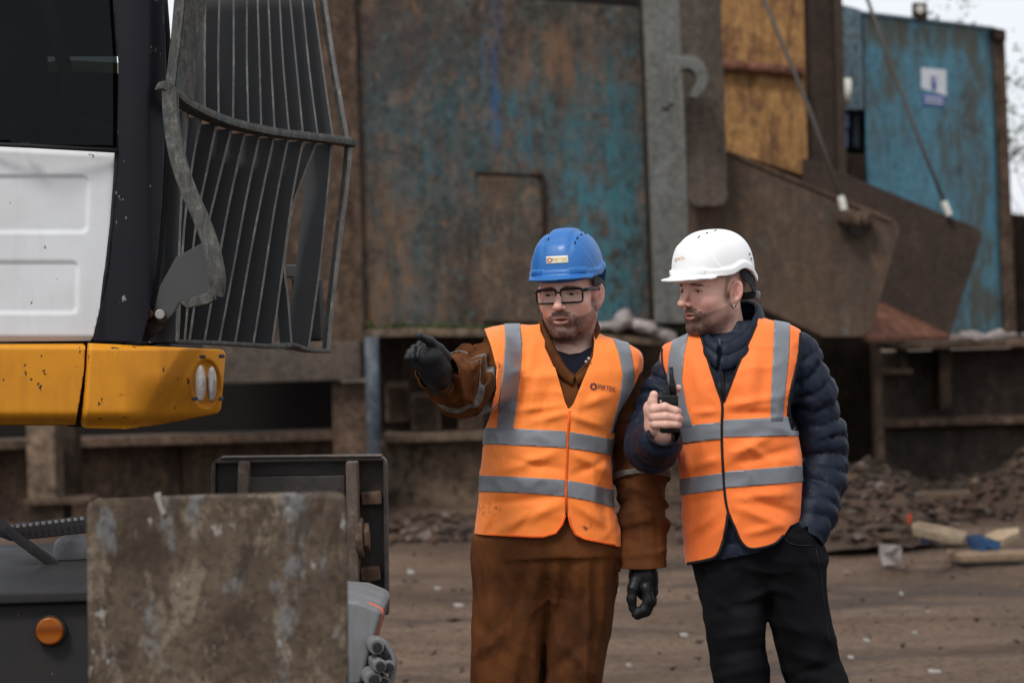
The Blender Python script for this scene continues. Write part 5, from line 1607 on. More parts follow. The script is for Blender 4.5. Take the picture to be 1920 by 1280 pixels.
F1 = [(1060, 775, 1000, 790, 5, 8), (1052, 760, 960, 770, 4, 7), (1068, 778, 1130, 800, 4, 8), (1040, 850, 930, 885, 5, 9), (1055, 880, 940, 860, -4, 8), (1075, 850, 1140, 885, 5, 9), (1075, 890, 1140, 860, -4, 8),
      (1050, 945, 940, 990, 6, 11), (1045, 930, 910, 945, -4, 9), (1080, 945, 1145, 990, 5, 10), (1010, 700, 985, 790, 4, 9), (1030, 720, 1010, 800, -4, 8), (1110, 700, 1130, 790, 3, 10), (1000, 640, 990, 720, 3, 9),
      (925, 950, 905, 1000, 4, 8), (1000, 960, 960, 1003, -4, 8), (1125, 900, 1140, 1010, -3, 8), (1090, 760, 1140, 742, 4, 9), (960, 700, 990, 690, 3, 8)]
armR = [(J1(958, 670, .02), .070), (J1(906, 700, -.08), .070), (J1(870, 722, -.19), .067), (J1(845, 712, -.32), .060), (J1(822, 700, -.45), .047)]
def vest_field1(off):
    def f(p):
        d = smin(tor1(p), chain(p, [(armR[0][0], armR[0][1] + .018), (armR[1][0], armR[1][1] + .023), (armR[2][0], armR[2][1] + .023)], 0.04), 0.03)
        return near_disp(d, .04, lambda q: 1.9 * folds(q, F1, tor1.front(q)) + 0.004 * fbm(q * np.array((13, 13, 9)), 31, 3) + 0.009 * (ridge(q * np.array((6, 6, 8)), 33, 2.2) - 0.45), p) - off
    return f
lo1 = J1(870, 1070) - np.array((.05, .22, 0.0)); hi1 = J1(1240, 595) + np.array((.05, .22, 0.02))
V, Q = mesh_sdf(vest_field1(0.0), lo1, hi1, 0.0045)
T = tri(Q); u, v = proj(V); bvh1 = surf(V, T)
VEST1 = [(1010, 590), (940, 590), (900, 600), (911, 622), (922, 650), (933, 690), (930, 735), (917, 785), (906, 812), (860, 818), (860, 1001), (893, 1001), (960, 1005), (1018, 1008), (1042, 1001), (1055, 984), (1061, 960),
         (1064, 960), (1068, 984), (1078, 1003), (1096, 1012), (1157, 1024), (1210, 1030), (1210, 815), (1149, 812), (1160, 775), (1183, 737), (1200, 700), (1212, 688), (1212, 650), (1180, 630), (1112, 610), (1115, 640), (1112, 668), (1096, 706), (1075, 757), (1066, 768), (1059, 752), (1046, 706), (1030, 655), (1014, 622)]
s = poly_sd(u, v, VEST1)
vest1 = obj("hi_vis_vest", *clip(V, T, s), MAT['vest1'], man1, thick=0.003)
Vt, Tt = offset_surf(V, T, 0.0022), T
ut, vt = proj(Vt)
sv = poly_sd(ut, vt, VEST1)
TAPES1 = [
    band([(860, 798), (907, 801), (985, 804), (1061.5, 808)], [(860, 829), (907, 832), (985, 835), (1061.5, 839)]),
    band([(1066, 809), (1105, 815), (1146, 823), (1230, 838)], [(1066, 840), (1105, 845), (1146, 853), (1230, 868)]),
    band([(860, 889), (901, 891), (980, 894), (1059, 899)], [(860, 919), (901, 921), (980, 924), (1059, 930)]),
    band([(1064, 900), (1105, 907), (1149, 918), (1230, 935)], [(1064, 931), (1105, 938), (1149, 950), (1230, 966)]),
    band([(944, 590), (948, 640), (944, 700), (936, 760), (931, 803)], [(973, 590), (979, 640), (976, 700), (968, 760), (962, 803)]),
    band([(1146, 620), (1160, 660), (1168, 700), (1163, 745), (1146, 812)], [(1172, 620), (1184, 660), (1191, 705), (1183, 752), (1164, 815)])]
for tp in TAPES1:
    obj("reflective_strip", *clip(Vt, Tt, np.minimum(poly_sd(ut, vt, tp), sv)), MAT['tape'], vest1, thick=0.0022)
edging("front_zip", bvh1, [(1068, 770), (1066, 800), (1064, 840), (1062, 880), (1061, 920), (1062, 960)], 0.0035, MAT['seam'], vest1)
printed("chest_print", "PIRTEK", bvh1, 1121, 729, 1154, 734.5, 9, MAT['logo_navy'], vest1, 0.003)
gear("chest_emblem", bvh1, 1113, 724, 7.2, MAT['logo_navy'], vest1, 0.003)
for hem in ([(893, 1000), (925, 1002), (960, 1004), (1000, 1006), (1018, 1006), (1042, 999), (1054, 983), (1060, 965)], [(1066, 965), (1070, 984), (1080, 1002), (1096, 1010), (1125, 1016), (1154, 1022)]):
    edging("hem", bvh1, hem, 0.003, MAT['seam'], vest1)

# coverall: torso, arms, legs in one cloth surface
armL = [(J1(1158, 706, .02), .060), (J1(1180, 780, .04), .062), (J1(1199, 880, .05), .064), (J1(1205, 970, .01), .060), (J1(1207, 1064, -.03), .057)]
legR = Loft([(1010, 892, 1050, .114, 0), (1060, 887, 1040, .110, 0), (1100, 884, 1032, .105, 0), (1150, 882, 1026, .104, 0), (1200, 880, 1021, .102, 0), (1280, 878, 1015, .098, 0), (1400, 882, 1006, .092, 0), (1500, 886, 1000, .088, .0), (1650, 890, 992, .085, .02), (1742, 892, 990, .085, .02)], D1)
legL = Loft([(1010, 1010, 1153, .114, .0), (1060, 1016, 1155, .110, .005), (1100, 1024, 1153, .105, .01), (1150, 1024, 1146, .104, .01), (1200, 1020, 1138, .102, .01), (1280, 1014, 1123, .098, .01), (1400, 1014, 1118, .092, .01), (1500, 1018, 1118, .088, .01), (1650, 1022, 1118, .085, .03), (1742, 1022, 1118, .085, .03)], D1)
pel1 = Loft([(990, 898, 1150, .118, -.005), (1030, 891, 1152, .116, 0), (1060, 892, 1146, .108, 0), (1090, 905, 1130, .095, .005), (1115, 930, 1105, .075, .005)], D1)
FL1 = [(1022, 1060, 1030, 1130, -9, 9), (1030, 1130, 1012, 1290, -5, 10), (1040, 1040, 1052, 1110, 6, 9), (1005, 1080, 960, 1280, 7, 16), (985, 1050, 975, 1200, -5, 12), (925, 1030, 915, 1270, 5, 14), (1060, 1060, 1045, 1180, -6, 10),
       (1085, 1040, 1080, 1160, 5, 12), (1110, 1040, 1120, 1200, -5, 10), (1050, 1200, 1110, 1260, 6, 12), (1020, 1270, 1100, 1200, -5, 11), (895, 1160, 960, 1240, -4, 12), (890, 1230, 950, 1180, 4, 10), (1130, 1060, 1135, 1180, 4, 9), (1000, 1180, 1010, 1280, 6, 8)]
def arm_wr(p, arm, seed, amp, fr=20):
    pts = [a for a, _ in arm]
    t = axis_t(p, pts)
    q = np.stack([t * fr, p[:, 0] * 9 + p[:, 1] * 9, p[:, 2] * 9 + 3 * vnoise(p * 6, seed)], 1)
    n = 0.5 * fbm(q, seed, 2) + 1.7 * (ridge(q * 0.62, seed + 2, 2.2) - 0.45)
    return amp * n
ZW = J1(1040, 1015)[2]
FS1 = [(932, 640, 878, 700, 9, 7), (928, 662, 892, 735, -9, 7), (926, 690, 900, 765, 8, 7), (905, 650, 862, 684, -7, 7), (885, 672, 880, 762, -9, 7), (858, 684, 872, 758, 8, 6), (846, 680, 852, 748, -7, 6), (836, 678, 838, 735, 5, 5),
       (912, 725, 905, 770, -8, 6), (865, 735, 900, 768, 6, 6), (820, 725, 860, 762, 6, 6)]
FS2 = [(1165, 905, 1225, 930, 6, 7), (1170, 950, 1232, 935, -6, 7), (1175, 985, 1235, 965, 6, 7), (1172, 1010, 1230, 1030, -5, 7), (1200, 920, 1205, 1040, 4, 8), (1225, 915, 1235, 1050, -4, 6)]
def cov_field(p):
    fr_ = tor1.front(p)
    d = tor1(p) + 0.016
    a = near_disp(chain(p, armR, 0.04), .05, lambda q: arm_wr(q, armR, 5, 0.014) + 1.3 * folds(q, FS1, np.full(len(q), .1)), p)
    b = near_disp(chain(p, armL, 0.03), .05, lambda q: arm_wr(q, armL, 9, 0.010) + folds(q, FS2, np.full(len(q), .1)), p)
    d = smin(d, a, 0.03); d = smin(d, b, 0.02)
    l = smin(legR(p), legL(p), 0.028)
    l = smin(l, pel1(p), 0.05)
    l = near_disp(l, .05, lambda q: sstep(ZW + .01, ZW - .07, q[:, 2]) * (1.6 * folds(q, FL1, D1 - q[:, 1]) + 0.017 * (ridge(q * np.array((9, 9, 2.4)), 41, 2.6) - 0.4) + 0.0025 * fbm(q * np.array((30, 30, 16)), 43, 2)), p)
    return smin(d, l, 0.015)
lo = J1(770, 1745, -.62) - np.array((.03, 0, .01)); hi = J1(1260, 600, .26); hi[2] += 0.02
V, Q = mesh_sdf(cov_field, np.array((lo[0], D1 - .60, lo[2])), np.array((hi[0] + .04, D1 + .24, hi[2])), 0.0056)
T = tri(Q); u, v = proj(V)
OPEN1 = [(1018, 560), (1125, 560), (1114, 650), (1104, 672), (1078, 702), (1060, 688), (1040, 655), (1026, 625)]
s = -poly_sd(u, v, OPEN1) / 700
cufL = armL[-1][0] + np.array((0, 0, 0.002))
s = np.where((u > 1160) & (v > 1000), cufL[2] - 0 + 0.0 + (V[:, 2] - cufL[2]) - cufL[2] + 0.003 * np.sin(V[:, 0] * 60), s)   # open cuff
s = np.where((u > 1160) & (v > 1000), V[:, 2] - cufL[2], s)
wr = armR[-1][0]; ax_ = armR[-1][0] - armR[-2][0]; ax_ /= np.linalg.norm(ax_)
near = np.linalg.norm(V - wr, axis=1) < 0.12
s = np.where(near, -((V - wr) @ ax_) + 0.012, s)
cov = obj("coverall", *clip(V, T, s), MAT['coverall'], man1, thick=0.003)
# collar of the coverall: two folded leaves round the neck
def leaf(name, inner, outer, mat, parent, th=0.005):
    A = smooth_poly([J1(*p) for p in inner], 5, False); B = smooth_poly([J1(*p) for p in outer], 5, False)
    n = len(A); m = 6
    V = []; Fc = []
    for i in range(n):
        for k in range(m):
            t = k / (m - 1)
            V.append(A[i] * (1 - t) + B[i] * t + np.array((0, -0.008, 0.006)) * math.sin(t * math.pi))
    for i in range(n - 1):
        for k in range(m - 1):
            Fc.append((i * m + k, (i + 1) * m + k, (i + 1) * m + k + 1, i * m + k + 1))
    return obj(name, V, Fc, mat, parent, thick=th, off=0)
leaf("collar", [(1077, 706, -.117), (1060, 686, -.113), (1043, 656, -.098), (1029, 628, -.070), (1019, 606, -.03), (1028, 594, .03), (1062, 590, .07), (1105, 594, .05), (1117, 606, 0), (1115, 628, -.055), (1111, 658, -.090), (1098, 688, -.110), (1079, 706, -.117)],
     [(1074, 724, -.120), (1048, 704, -.119), (1031, 668, -.108), (1018, 640, -.082), (1011, 616, -.03), (1014, 606, .04), (1060, 604, .09), (1115, 608, .06), (1124, 620, 0), (1120, 645, -.060), (1119, 680, -.098), (1106, 710, -.114), (1082, 724, -.120)], MAT['coverall'], cov)
for x, y in ((1104, 672), (1099, 678)):
    pt = J1(x, y, -.128); cyl("snap", pt, pt + np.array((0, .004, 0)), 0.004, MAT['silver'], cov, 10, 0.001)
# tee shirt in the opening
V, Q = mesh_sdf(lambda p: tor1(p) + 0.030, J1(1000, 730) - np.array((.02, .2, 0)), J1(1140, 600) + np.array((.02, .1, 0)), 0.005)
T = tri(Q); u, v = proj(V)
neckline = [(1000, 640), (1032, 646), (1046, 657), (1066, 664), (1088, 661), (1104, 652), (1150, 640), (1150, 760), (1000, 760)]
obj("tee_shirt", *clip(V, T, poly_sd(u, v, neckline)), MAT['tee'], man1, thick=0.004)
# badge on the coverall, half hidden under the vest
Vb, Qb = mesh_sdf(lambda p: tor1(p) + 0.014, J1(1060, 740) - np.array((0, .2, 0)), J1(1120, 680) + np.array((0, 0, 0)), 0.004)
Tb = tri(Qb); ub, vb = proj(Vb)
bd_ = obj("badge", *clip(Vb, Tb, poly_sd(ub, vb, [(1081, 704), (1098, 700), (1100, 726), (1083, 730)])), MAT['tee'], cov, thick=0.002)
gear("badge_mark", surf(Vb, Tb), 1090, 713, 5, MAT['logo_red'], bd_, 0.002)
# reflective rings on the sleeves
def sleeve_ring(arm, seed, amp, t0, t1, h=0.005, off=0.003, slant=0.0, kk=0.04):
    pts = [a for a, _ in arm]
    c = np.array(pts)
    f = lambda p: chain(p, arm, kk) - arm_wr(p, arm, seed, amp) - (1.3 * folds(p, FS1, np.full(len(p), .1)) if seed == 5 else folds(p, FS2, np.full(len(p), .1))) - off
    V, Q = mesh_sdf(f, c.min(0) - .11, c.max(0) + .11, h)
    t = axis_t(V, pts) + slant * (V[:, 2] - c[:, 2].mean())
    return clip(V, tri(Q), np.minimum(t - t0, t1 - t))
armRs = [(a, r) for a, r in armR]
for t0, t1 in ((0.205, 0.245), (0.300, 0.322)):
    obj("reflective_strip", *sleeve_ring(armRs, 5, 0.014, t0, t1, 0.004, 0.005), MAT['tape_dirty'], cov, thick=0.002)
obj("reflective_strip", *sleeve_ring(armL, 9, 0.010, 0.255, 0.285, 0.004, 0.005, 0.0, 0.03), MAT['tape_dirty'], cov, thick=0.002)
sx = armL[-1][0]
# boots
def boot(cx, D, name, parent, toe=-.16):
    c = P(cx, 1740, D); c[2] = 0
    def f(p):
        d = smin(cap(p, c + np.array((0, .03, .06)), c + np.array((0, toe, .05)), .052, .048), cap(p, c + np.array((0, .03, .06)), c + np.array((0, .03, .20)), .055, .06), .03)
        return np.maximum(d, 0.002 - p[:, 2])
    V, Q = mesh_sdf(f, c + np.array((-.1, -.3, -.02)), c + np.array((.1, .14, .28)), 0.008)
    return obj(name, V, Q, MAT['boot'], parent)
boot(940, D1 + .02, "boot", man1); boot(1070, D1 + .03, "boot", man1)

# gloves
def glove(name, fn, c, r, h=0.0024, mat='glove', parent=man1):
    V, Q = mesh_sdf(fn, c - r, c + r, h)
    return obj(name, V, Q, MAT[mat], parent)
dg = -.49
G = lambda x, y, d=0.0: P(x, y, D1 + dg + d)
def glove_point(p):
    d = smin(cap(p, G(826, 712, .05), G(814, 690, .01), .038, .036), cap(p, G(814, 690, .01), G(806, 668, -.02), .036, .033), .02)
    d = smin(d, ell(p, G(810, 668, .0), (.034, .034, .036)), .015)
    # four curled fingers, knuckles up and to the left
    for x, y0, y1, dd in ((795, 642, 690, -.010), (784.5, 646, 690, -.020), (774.5, 653, 686, -.026), (766.5, 661, 680, -.030)):
        d = smin(d, chain(p, [(G(x + 14, y0 + 4, dd + .03), .0095), (G(x + 2, y0, dd), .0090), (G(x - 1, (y0 + y1) / 2, dd - .010), .0088), (G(x + 2, y1, dd), .0082), (G(x + 14, y1 - 2, dd + .02), .008)], .004), .0018)
    # pointing finger stretched over the top
    d = smin(d, chain(p, [(G(834, 669, 0), .0165), (G(824, 655, -.02), .0130), (G(806, 640, -.045), .0112), (G(786, 630, -.075), .0092)], .006), .004)
    return d + 0.0010 * fbm(p * 90, 4, 2)
glove("glove", glove_point, G(803, 672), 0.115)
dh = -.03
K = lambda x, y, d=0.0: P(x, y, D1 + dh + d)
def glove_hang(p):
    d = cap(p, K(1207, 1052), K(1207, 1078), .032, .034)
    d = smin(d, cap(p, K(1206, 1080), K(1213, 1106), .034, .030), .02)
    for k, (ox, oy, dd, r) in enumerate(((0, 0, -.030, .0125), (4, 3, -.010, .0130), (6, 2, .012, .0125), (5, -4, .032, .0112))):
        d = smin(d, chain(p, [(K(1212 + ox, 1102 + oy, dd), r * 1.1), (K(1216 + ox, 1124 + oy, dd), r), (K(1206 + ox, 1143 + oy, dd), r * .95), (K(1191 + ox, 1151 + oy, dd), r * .8)], .008), .006)
    d = smin(d, chain(p, [(K(1195, 1080, -.02), .019), (K(1187, 1102, -.035), .0135), (K(1184, 1122, -.035), .0118), (K(1186, 1140, -.03), .0100)], .008), .008)
    return d + 0.001 * fbm(p * 90, 7, 2)
glove("glove", glove_hang, K(1205, 1104), 0.10)

# head
H1 = Head(J1(1066, 549, -.035), math.radians(17), math.radians(-2), math.radians(1.0), 1.0)
def core1(p):
    d = tor1(p) + 0.045
    d = smin(d, chain(p, [(a, r * .62) for a, r in armR], .03), .02)
    d = smin(d, chain(p, [(a, r * .62) for a, r in armL], .03), .02)
    return d
def body1(p):
    return head_field(H1.loc(p), 0.99, 0.0045, 1.0, 0.0011)
V, Q = mesh_sdf(body1, H1.o - np.array((.14, .15, .22)), H1.o + np.array((.14, .15, .14)), 0.0021)
col = head_colors(H1.loc(V), (0.74, 0.465, 0.375), (0.055, 0.032, 0.02), (0.70, 0.27, 0.22), (0.036, 0.016, 0.010), 1.0, 3)
Vc, Qc = mesh_sdf(core1, tor1_lo := np.array((lo[0], D1 - .55, J1(1050, 1040)[2])), np.array((hi[0] + .03, D1 + .2, J1(1050, 630)[2])), 0.016)
Vb = np.concatenate([V, Vc]); Qb = np.concatenate([Q, Qc + len(V)])
colb = np.concatenate([col, np.tile(np.array((0.74, 0.465, 0.375)), (len(Vc), 1))])
body_1 = obj("body", Vb, Qb, MAT['skin'], man1, col=colb)
for sd_ in (1, -1):
    eyeball(H1, sd_, (-0.25, 1.0, -0.04), body_1)
# spectacles
def rect_loop(cx, w, h, r, curve):
    pts = []
    for qx, qz, a0 in ((1, 1, 0), (-1, 1, 90), (-1, -1, 180), (1, -1, 270)):
        for k in range(5):
            a = math.radians(a0 + k * 22.5)
            x = cx + qx * (w - r) + r * math.cos(a); z = -0.006 + qz * (h - r) + r * math.sin(a)
            pts.append((x, 0.0985 - curve * abs(x) ** 1.6, z))
    return pts
gl = None
for sd_ in (1, -1):
    loop = rect_loop(0.0335 * sd_, 0.0275, 0.0175, 0.008, 1.1)
    o = tube("glasses" if gl is None else "lens_rim", [H1.wld(q) for q in loop], 0.0025, MAT['specframe'], man1 if gl is None else gl, 8, closed=True)
    if gl is None: gl = o
    obj("lens", [H1.wld(q) for q in loop], [tuple(range(len(loop)))], MAT['specs'], gl, smooth=False)
    top = [q for q in loop if q[2] > 0.004]
    tube("brow_bar", [H1.wld(q) for q in sorted(top, key=lambda t: t[0])], 0.0033, MAT['specframe'], gl, 8)
    xs_ = 0.0335 * sd_ + 0.0275 * sd_
    tube("temple", [H1.wld(q) for q in ((xs_, 0.0845, 0.006), (0.070 * sd_, 0.072, 0.008), (0.0765 * sd_, 0.03, 0.009), (0.079 * sd_, -0.012, 0.008), (0.079 * sd_, -0.03, -0.006))], 0, MAT['specframe'], gl, 10, flat=(0.002, 0.0042, tuple(H1.M[:, 2])))
tube("bridge", [H1.wld(q) for q in ((-0.0075, 0.098, 0.002), (0, 0.1005, 0.004), (0.0075, 0.098, 0.002))], 0.0023, MAT['specframe'], gl, 8)
# helmet
Vh, Qh, hat1 = hat(H1, MAT['bluehat'], man1, True, lift=0.007)
bvh_h = surf(Vh, tri(Qh))
def decal(name, pts, bvh, mat, parent, lift, n=6):
    """flat sticker wrapped on a surface: quad of pixel corners"""
    a, b, c, d = [np.array(p, float) for p in pts]
    V = []; Fc = []
    for i in range(n + 1):
        for j in range(n + 1):
            s_, t_ = i / n, j / n
            q = (a * (1 - s_) + b * s_) * (1 - t_) + (d * (1 - s_) + c * s_) * t_
            V.append(cast(bvh, q[0], q[1], lift))
    if any(v is None for v in V): return None
    for i in range(n):
        for j in range(n):
            Fc.append((i * (n + 1) + j, i * (n + 1) + j + 1, (i + 1) * (n + 1) + j + 1, (i + 1) * (n + 1) + j))
    return obj(name, V, Fc, mat, parent, thick=0.0006, off=1)
stk = decal("sticker", [(1024, 481), (1065, 479), (1066, 492.5), (1025, 495)], bvh_h, MAT['sticker'], hat1, 0.001)
gear("sticker_emblem", bvh_h, 1030.5, 487.5, 5.2, MAT['logo_red'], stk or hat1, 0.0025)
printed("sticker_print", "PIRTEK", bvh_h, 1036, 491, 1063, 489, 7.2, MAT['logo_gold'], stk or hat1, 0.0025)
def vents(H, bvh, lst, parent):
    for a, b in lst:
        p0 = cast(bvh, *a, 0.0002); p1 = cast(bvh, *b, 0.0002)
        if p0 is None or p1 is None: continue
        tube("vent", [p0, (p0 + p1) / 2, p1], [0.0012, 0.0024, 0.0012], MAT['black'], parent, 8)
vents(H1, bvh_h, [((1079, 458), (1078, 452)), ((1081, 449), (1084, 444)), ((1088, 441), (1092, 438.5)), ((1096, 437.5), (1099, 438)), ((1028, 451), (1029, 446))], hat1)
tube("harness", [H1.wld(q) for q in ((0.079, 0.035, 0.030), (0.083, -0.01, 0.026), (0.080, -0.06, 0.012), (0.055, -0.098, 0.0), (0, -0.112, -0.004), (-0.055, -0.098, 0.0), (-0.080, -0.06, 0.012))], 0, MAT['hatband'], hat1, 10, flat=(0.0015, 0.011, tuple(H1.M[:, 2])))

# ================================================================== man in navy puffer jacket, white helmet
D2 = 6.25
J2 = lambda x, y, d=0.0: P(x, y, D2 + d)
man2 = thing("person", J2(1450, 1280) * np.array((1, 1, 0)), "man in white helmet and orange vest over navy padded jacket, holding a radio", "person")
tor2 = Loft([(594, 1335, 1418, .062, .0), (602, 1322, 1440, .070, .0), (609, 1312, 1482, .078, .0), (617, 1300, 1503, .086, .0), (630, 1272, 1509, .094, .0), (643, 1246, 1511, .102, .0), (658, 1238, 1511, .110, .0),
             (680, 1237, 1508, .120, -.003), (720, 1245, 1500, .130, -.008), (780, 1262, 1491, .135, -.010), (820, 1271, 1496, .135, -.012), (866, 1274, 1504, .134, -.012), (905, 1276, 1503, .134, -.010),
             (968, 1279, 1501, .134, -.008), (1003, 1281, 1500, .134, -.005), (1060, 1287, 1499, .134, 0), (1085, 1288, 1499, .134, 0)], D2, 0.008)
F2 = [(1365, 760, 1440, 748, 4, 8), (1370, 775, 1450, 775, -3, 7), (1345, 770, 1300, 775, 4, 8), (1370, 855, 1440, 820, 5, 10), (1380, 870, 1490, 840, -4, 9), (1440, 860, 1400, 835, 4, 8), (1345, 860, 1290, 880, 4, 9),
      (1375, 935, 1480, 925, 5, 10), (1380, 950, 1470, 985, 5, 10), (1400, 930, 1485, 962, -4, 9), (1345, 960, 1290, 1000, 5, 11), (1345, 930, 1290, 945, -3, 9), (1400, 1000, 1465, 985, 4, 8), (1300, 660, 1320, 760, 3, 12),
      (1420, 640, 1405, 740, 3, 12), (1435, 690, 1425, 770, -3, 10)]
def vest_field2(off):
    def f(p):
        return near_disp(tor2(p), .04, lambda q: 1.9 * folds(q, F2, tor2.front(q)) + 0.004 * fbm(q * np.array((13, 13, 9)), 61, 3) + 0.009 * (ridge(q * np.array((6, 6, 8)), 63, 2.2) - 0.45), p) - off
    return f
lo2 = J2(1225, 1090) - np.array((.05, .22, 0.0)); hi2 = J2(1530, 590) + np.array((.05, .22, 0.02))
V, Q = mesh_sdf(vest_field2(0.0), lo2, hi2, 0.0045)
T = tri(Q); u, v = proj(V); bvh2 = surf(V, T)
VEST2 = [(1309, 600), (1290, 600), (1225, 625), (1232, 650), (1239, 680), (1252, 722), (1264, 770), (1272, 800), (1235, 815), (1235, 1058), (1289, 1057), (1318, 1052), (1342, 1044), (1354, 1022), (1362, 985), (1365, 962), (1369, 962),
         (1377, 985), (1387, 1012), (1400, 1027), (1420, 1029), (1452, 1020), (1470, 1004), (1482, 985), (1540, 960), (1540, 815), (1484, 806), (1478, 785), (1482, 740), (1490, 705), (1498, 665), (1502, 612), (1515, 595), (1425, 590), (1420, 604), (1406, 636), (1390, 670), (1372, 715), (1355, 757), (1343, 722), (1328, 676), (1316, 635)]
s = poly_sd(u, v, VEST2)
vest2 = obj("hi_vis_vest", *clip(V, T, s), MAT['vest2'], man2, thick=0.003)
Vt, Tt = offset_surf(V, T, 0.0022), T
ut, vt = proj(Vt); sv = poly_sd(ut, vt, VEST2)
TAPES2 = [
    band([(1235, 805), (1275, 799), (1312, 795), (1353, 791)], [(1235, 837), (1275, 831), (1312, 827), (1353, 823)]),
    band([(1356, 787), (1420, 784), (1484, 780), (1540, 776)], [(1356, 819), (1420, 818), (1490, 817), (1540, 814)]),
    band([(1235, 903), (1279, 897), (1316, 892), (1356, 886)], [(1235, 934), (1279, 928), (1316, 923), (1356, 917)]),
    band([(1359, 884), (1430, 878), (1504, 872), (1540, 869)], [(1359, 914), (1430, 909), (1504, 903), (1540, 900)]),
    band([(1266, 615), (1254, 665), (1250, 710), (1262, 760), (1274, 800)], [(1293, 615), (1282, 665), (1278, 712), (1286, 760), (1298, 800)]),
    band([(1452, 590), (1450, 660), (1447, 720), (1445, 790)], [(1482, 590), (1480, 660), (1474, 720), (1468, 790)])]
for tp in TAPES2:
    obj("reflective_strip", *clip(Vt, Tt, np.minimum(poly_sd(ut, vt, tp), sv)), MAT['tape'], vest2, thick=0.0022)
def seg_pts(poly, n=4): return smooth_poly(poly, n, False)
edging("black_binding", bvh2, seg_pts([(1309, 612), (1316, 635), (1328, 676), (1343, 722), (1354, 757), (1353, 800), (1354, 850), (1357, 900), (1360, 935), (1366, 962), (1377, 987), (1388, 1012), (1401, 1026), (1420, 1028), (1452, 1019), (1469, 1003)]), 0.0036, MAT['piping'], vest2)
edging("black_binding", bvh2, seg_pts([(1419, 606), (1406, 636), (1390, 670), (1372, 715), (1357, 754)]), 0.0028, MAT['piping'], vest2)
edging("black_binding", bvh2, seg_pts([(1365, 962), (1362, 985), (1354, 1022), (1342, 1043), (1318, 1051), (1290, 1056)]), 0.0045, MAT['piping'], vest2)
edging("black_binding", bvh2, seg_pts([(1501, 616), (1497, 665), (1489, 705), (1481, 740), (1477, 780)]), 0.004, MAT['piping'], vest2)
edging("black_binding", bvh2, seg_pts([(1242, 655), (1243, 682), (1254, 722), (1265, 765)]), 0.004, MAT['piping'], vest2)

# padded jacket
a2R = [(J2(1266, 690, .02), .050), (J2(1240, 748, .0), .053), (J2(1219, 815, -.04), .057), (J2(1222, 838, -.12), .062), (J2(1236, 826, -.22), .050), (J2(1243, 812, -.27), .040)]
a2L = [(J2(1490, 668, .02), .066), (J2(1520, 735, .04), .062), (J2(1541, 820, .06), .062), (J2(1543, 890, .05), .060), (J2(1528, 955, .0), .057), (J2(1512, 1006, -.04), .050)]
def puff(p, arm, seed, sp=0.047, amp=0.0085):
    t = axis_t(p, [a for a, _ in arm])
    t = t + 0.013 * vnoise(p * 11, seed)
    ph = np.abs(np.sin(np.pi * t / sp))
    q = np.stack([t * 30, p[:, 0] * 34 + p[:, 1] * 20, p[:, 2] * 14], 1)
    wr_ = fbm(q, seed, 3)
    return amp * (ph ** 0.55 - 0.75) + 0.0085 * wr_ * (1.3 - ph) + 0.002 * fbm(p * 60, seed + 1, 2)
def jac_field(p):
    d = tor2(p) + 0.012
    ph = np.abs(np.sin(np.pi * (p[:, 2] + 0.006 * vnoise(p * 9, 7)) / 0.068))
    d = d - 0.007 * (ph ** 0.5 - 0.8) - 0.003 * fbm(p * np.array((40, 40, 18)), 71, 3) * (1.2 - ph)
    d = smin(d, near_disp(chain(p, a2R, .03), .05, lambda q: puff(q, a2R, 13), p), .012)
    d = smin(d, near_disp(chain(p, a2L, .03), .05, lambda q: puff(q, a2L, 17), p), .012)
    return d
lo = J2(1160, 1090); hi = J2(1600, 590)
V, Q = mesh_sdf(jac_field, np.array((lo[0], D2 - .42, lo[2])), np.array((hi[0], D2 + .22, hi[2] + .01)), 0.005)
T = tri(Q); u, v = proj(V)
s = np.full(len(V), 1.0)
for arm, k in ((a2R, 0.012), (a2L, 0.012)):
    w_ = arm[-1][0]; a_ = arm[-1][0] - arm[-2][0]; a_ /= np.linalg.norm(a_)
    near = np.linalg.norm(V - w_, axis=1) < 0.085
    s = np.where(near, np.minimum(s, k - (V - w_) @ a_), s)
hemp = [(1100, 500), (1700, 500), (1700, 1100), (1515, 1100), (1515, 985), (1470, 1005), (1420, 1036), (1370, 1046), (1285, 1060), (1100, 1060)]
s = np.minimum(s, poly_sd(u, v, hemp) / 700)
jac = obj("padded_jacket", *clip(V, T, s), MAT['puffer'], man2, thick=0.003)
bvhj = surf(V, T)
edging("jacket_zip", bvhj, [(1353, 640), (1354, 670), (1355, 700), (1355, 730), (1355, 757)], 0.005, MAT['piping'], jac)
edging("zip_pull", bvhj, [(1349, 636), (1350, 643), (1351, 650)], 0.0035, MAT['pipe'], jac)
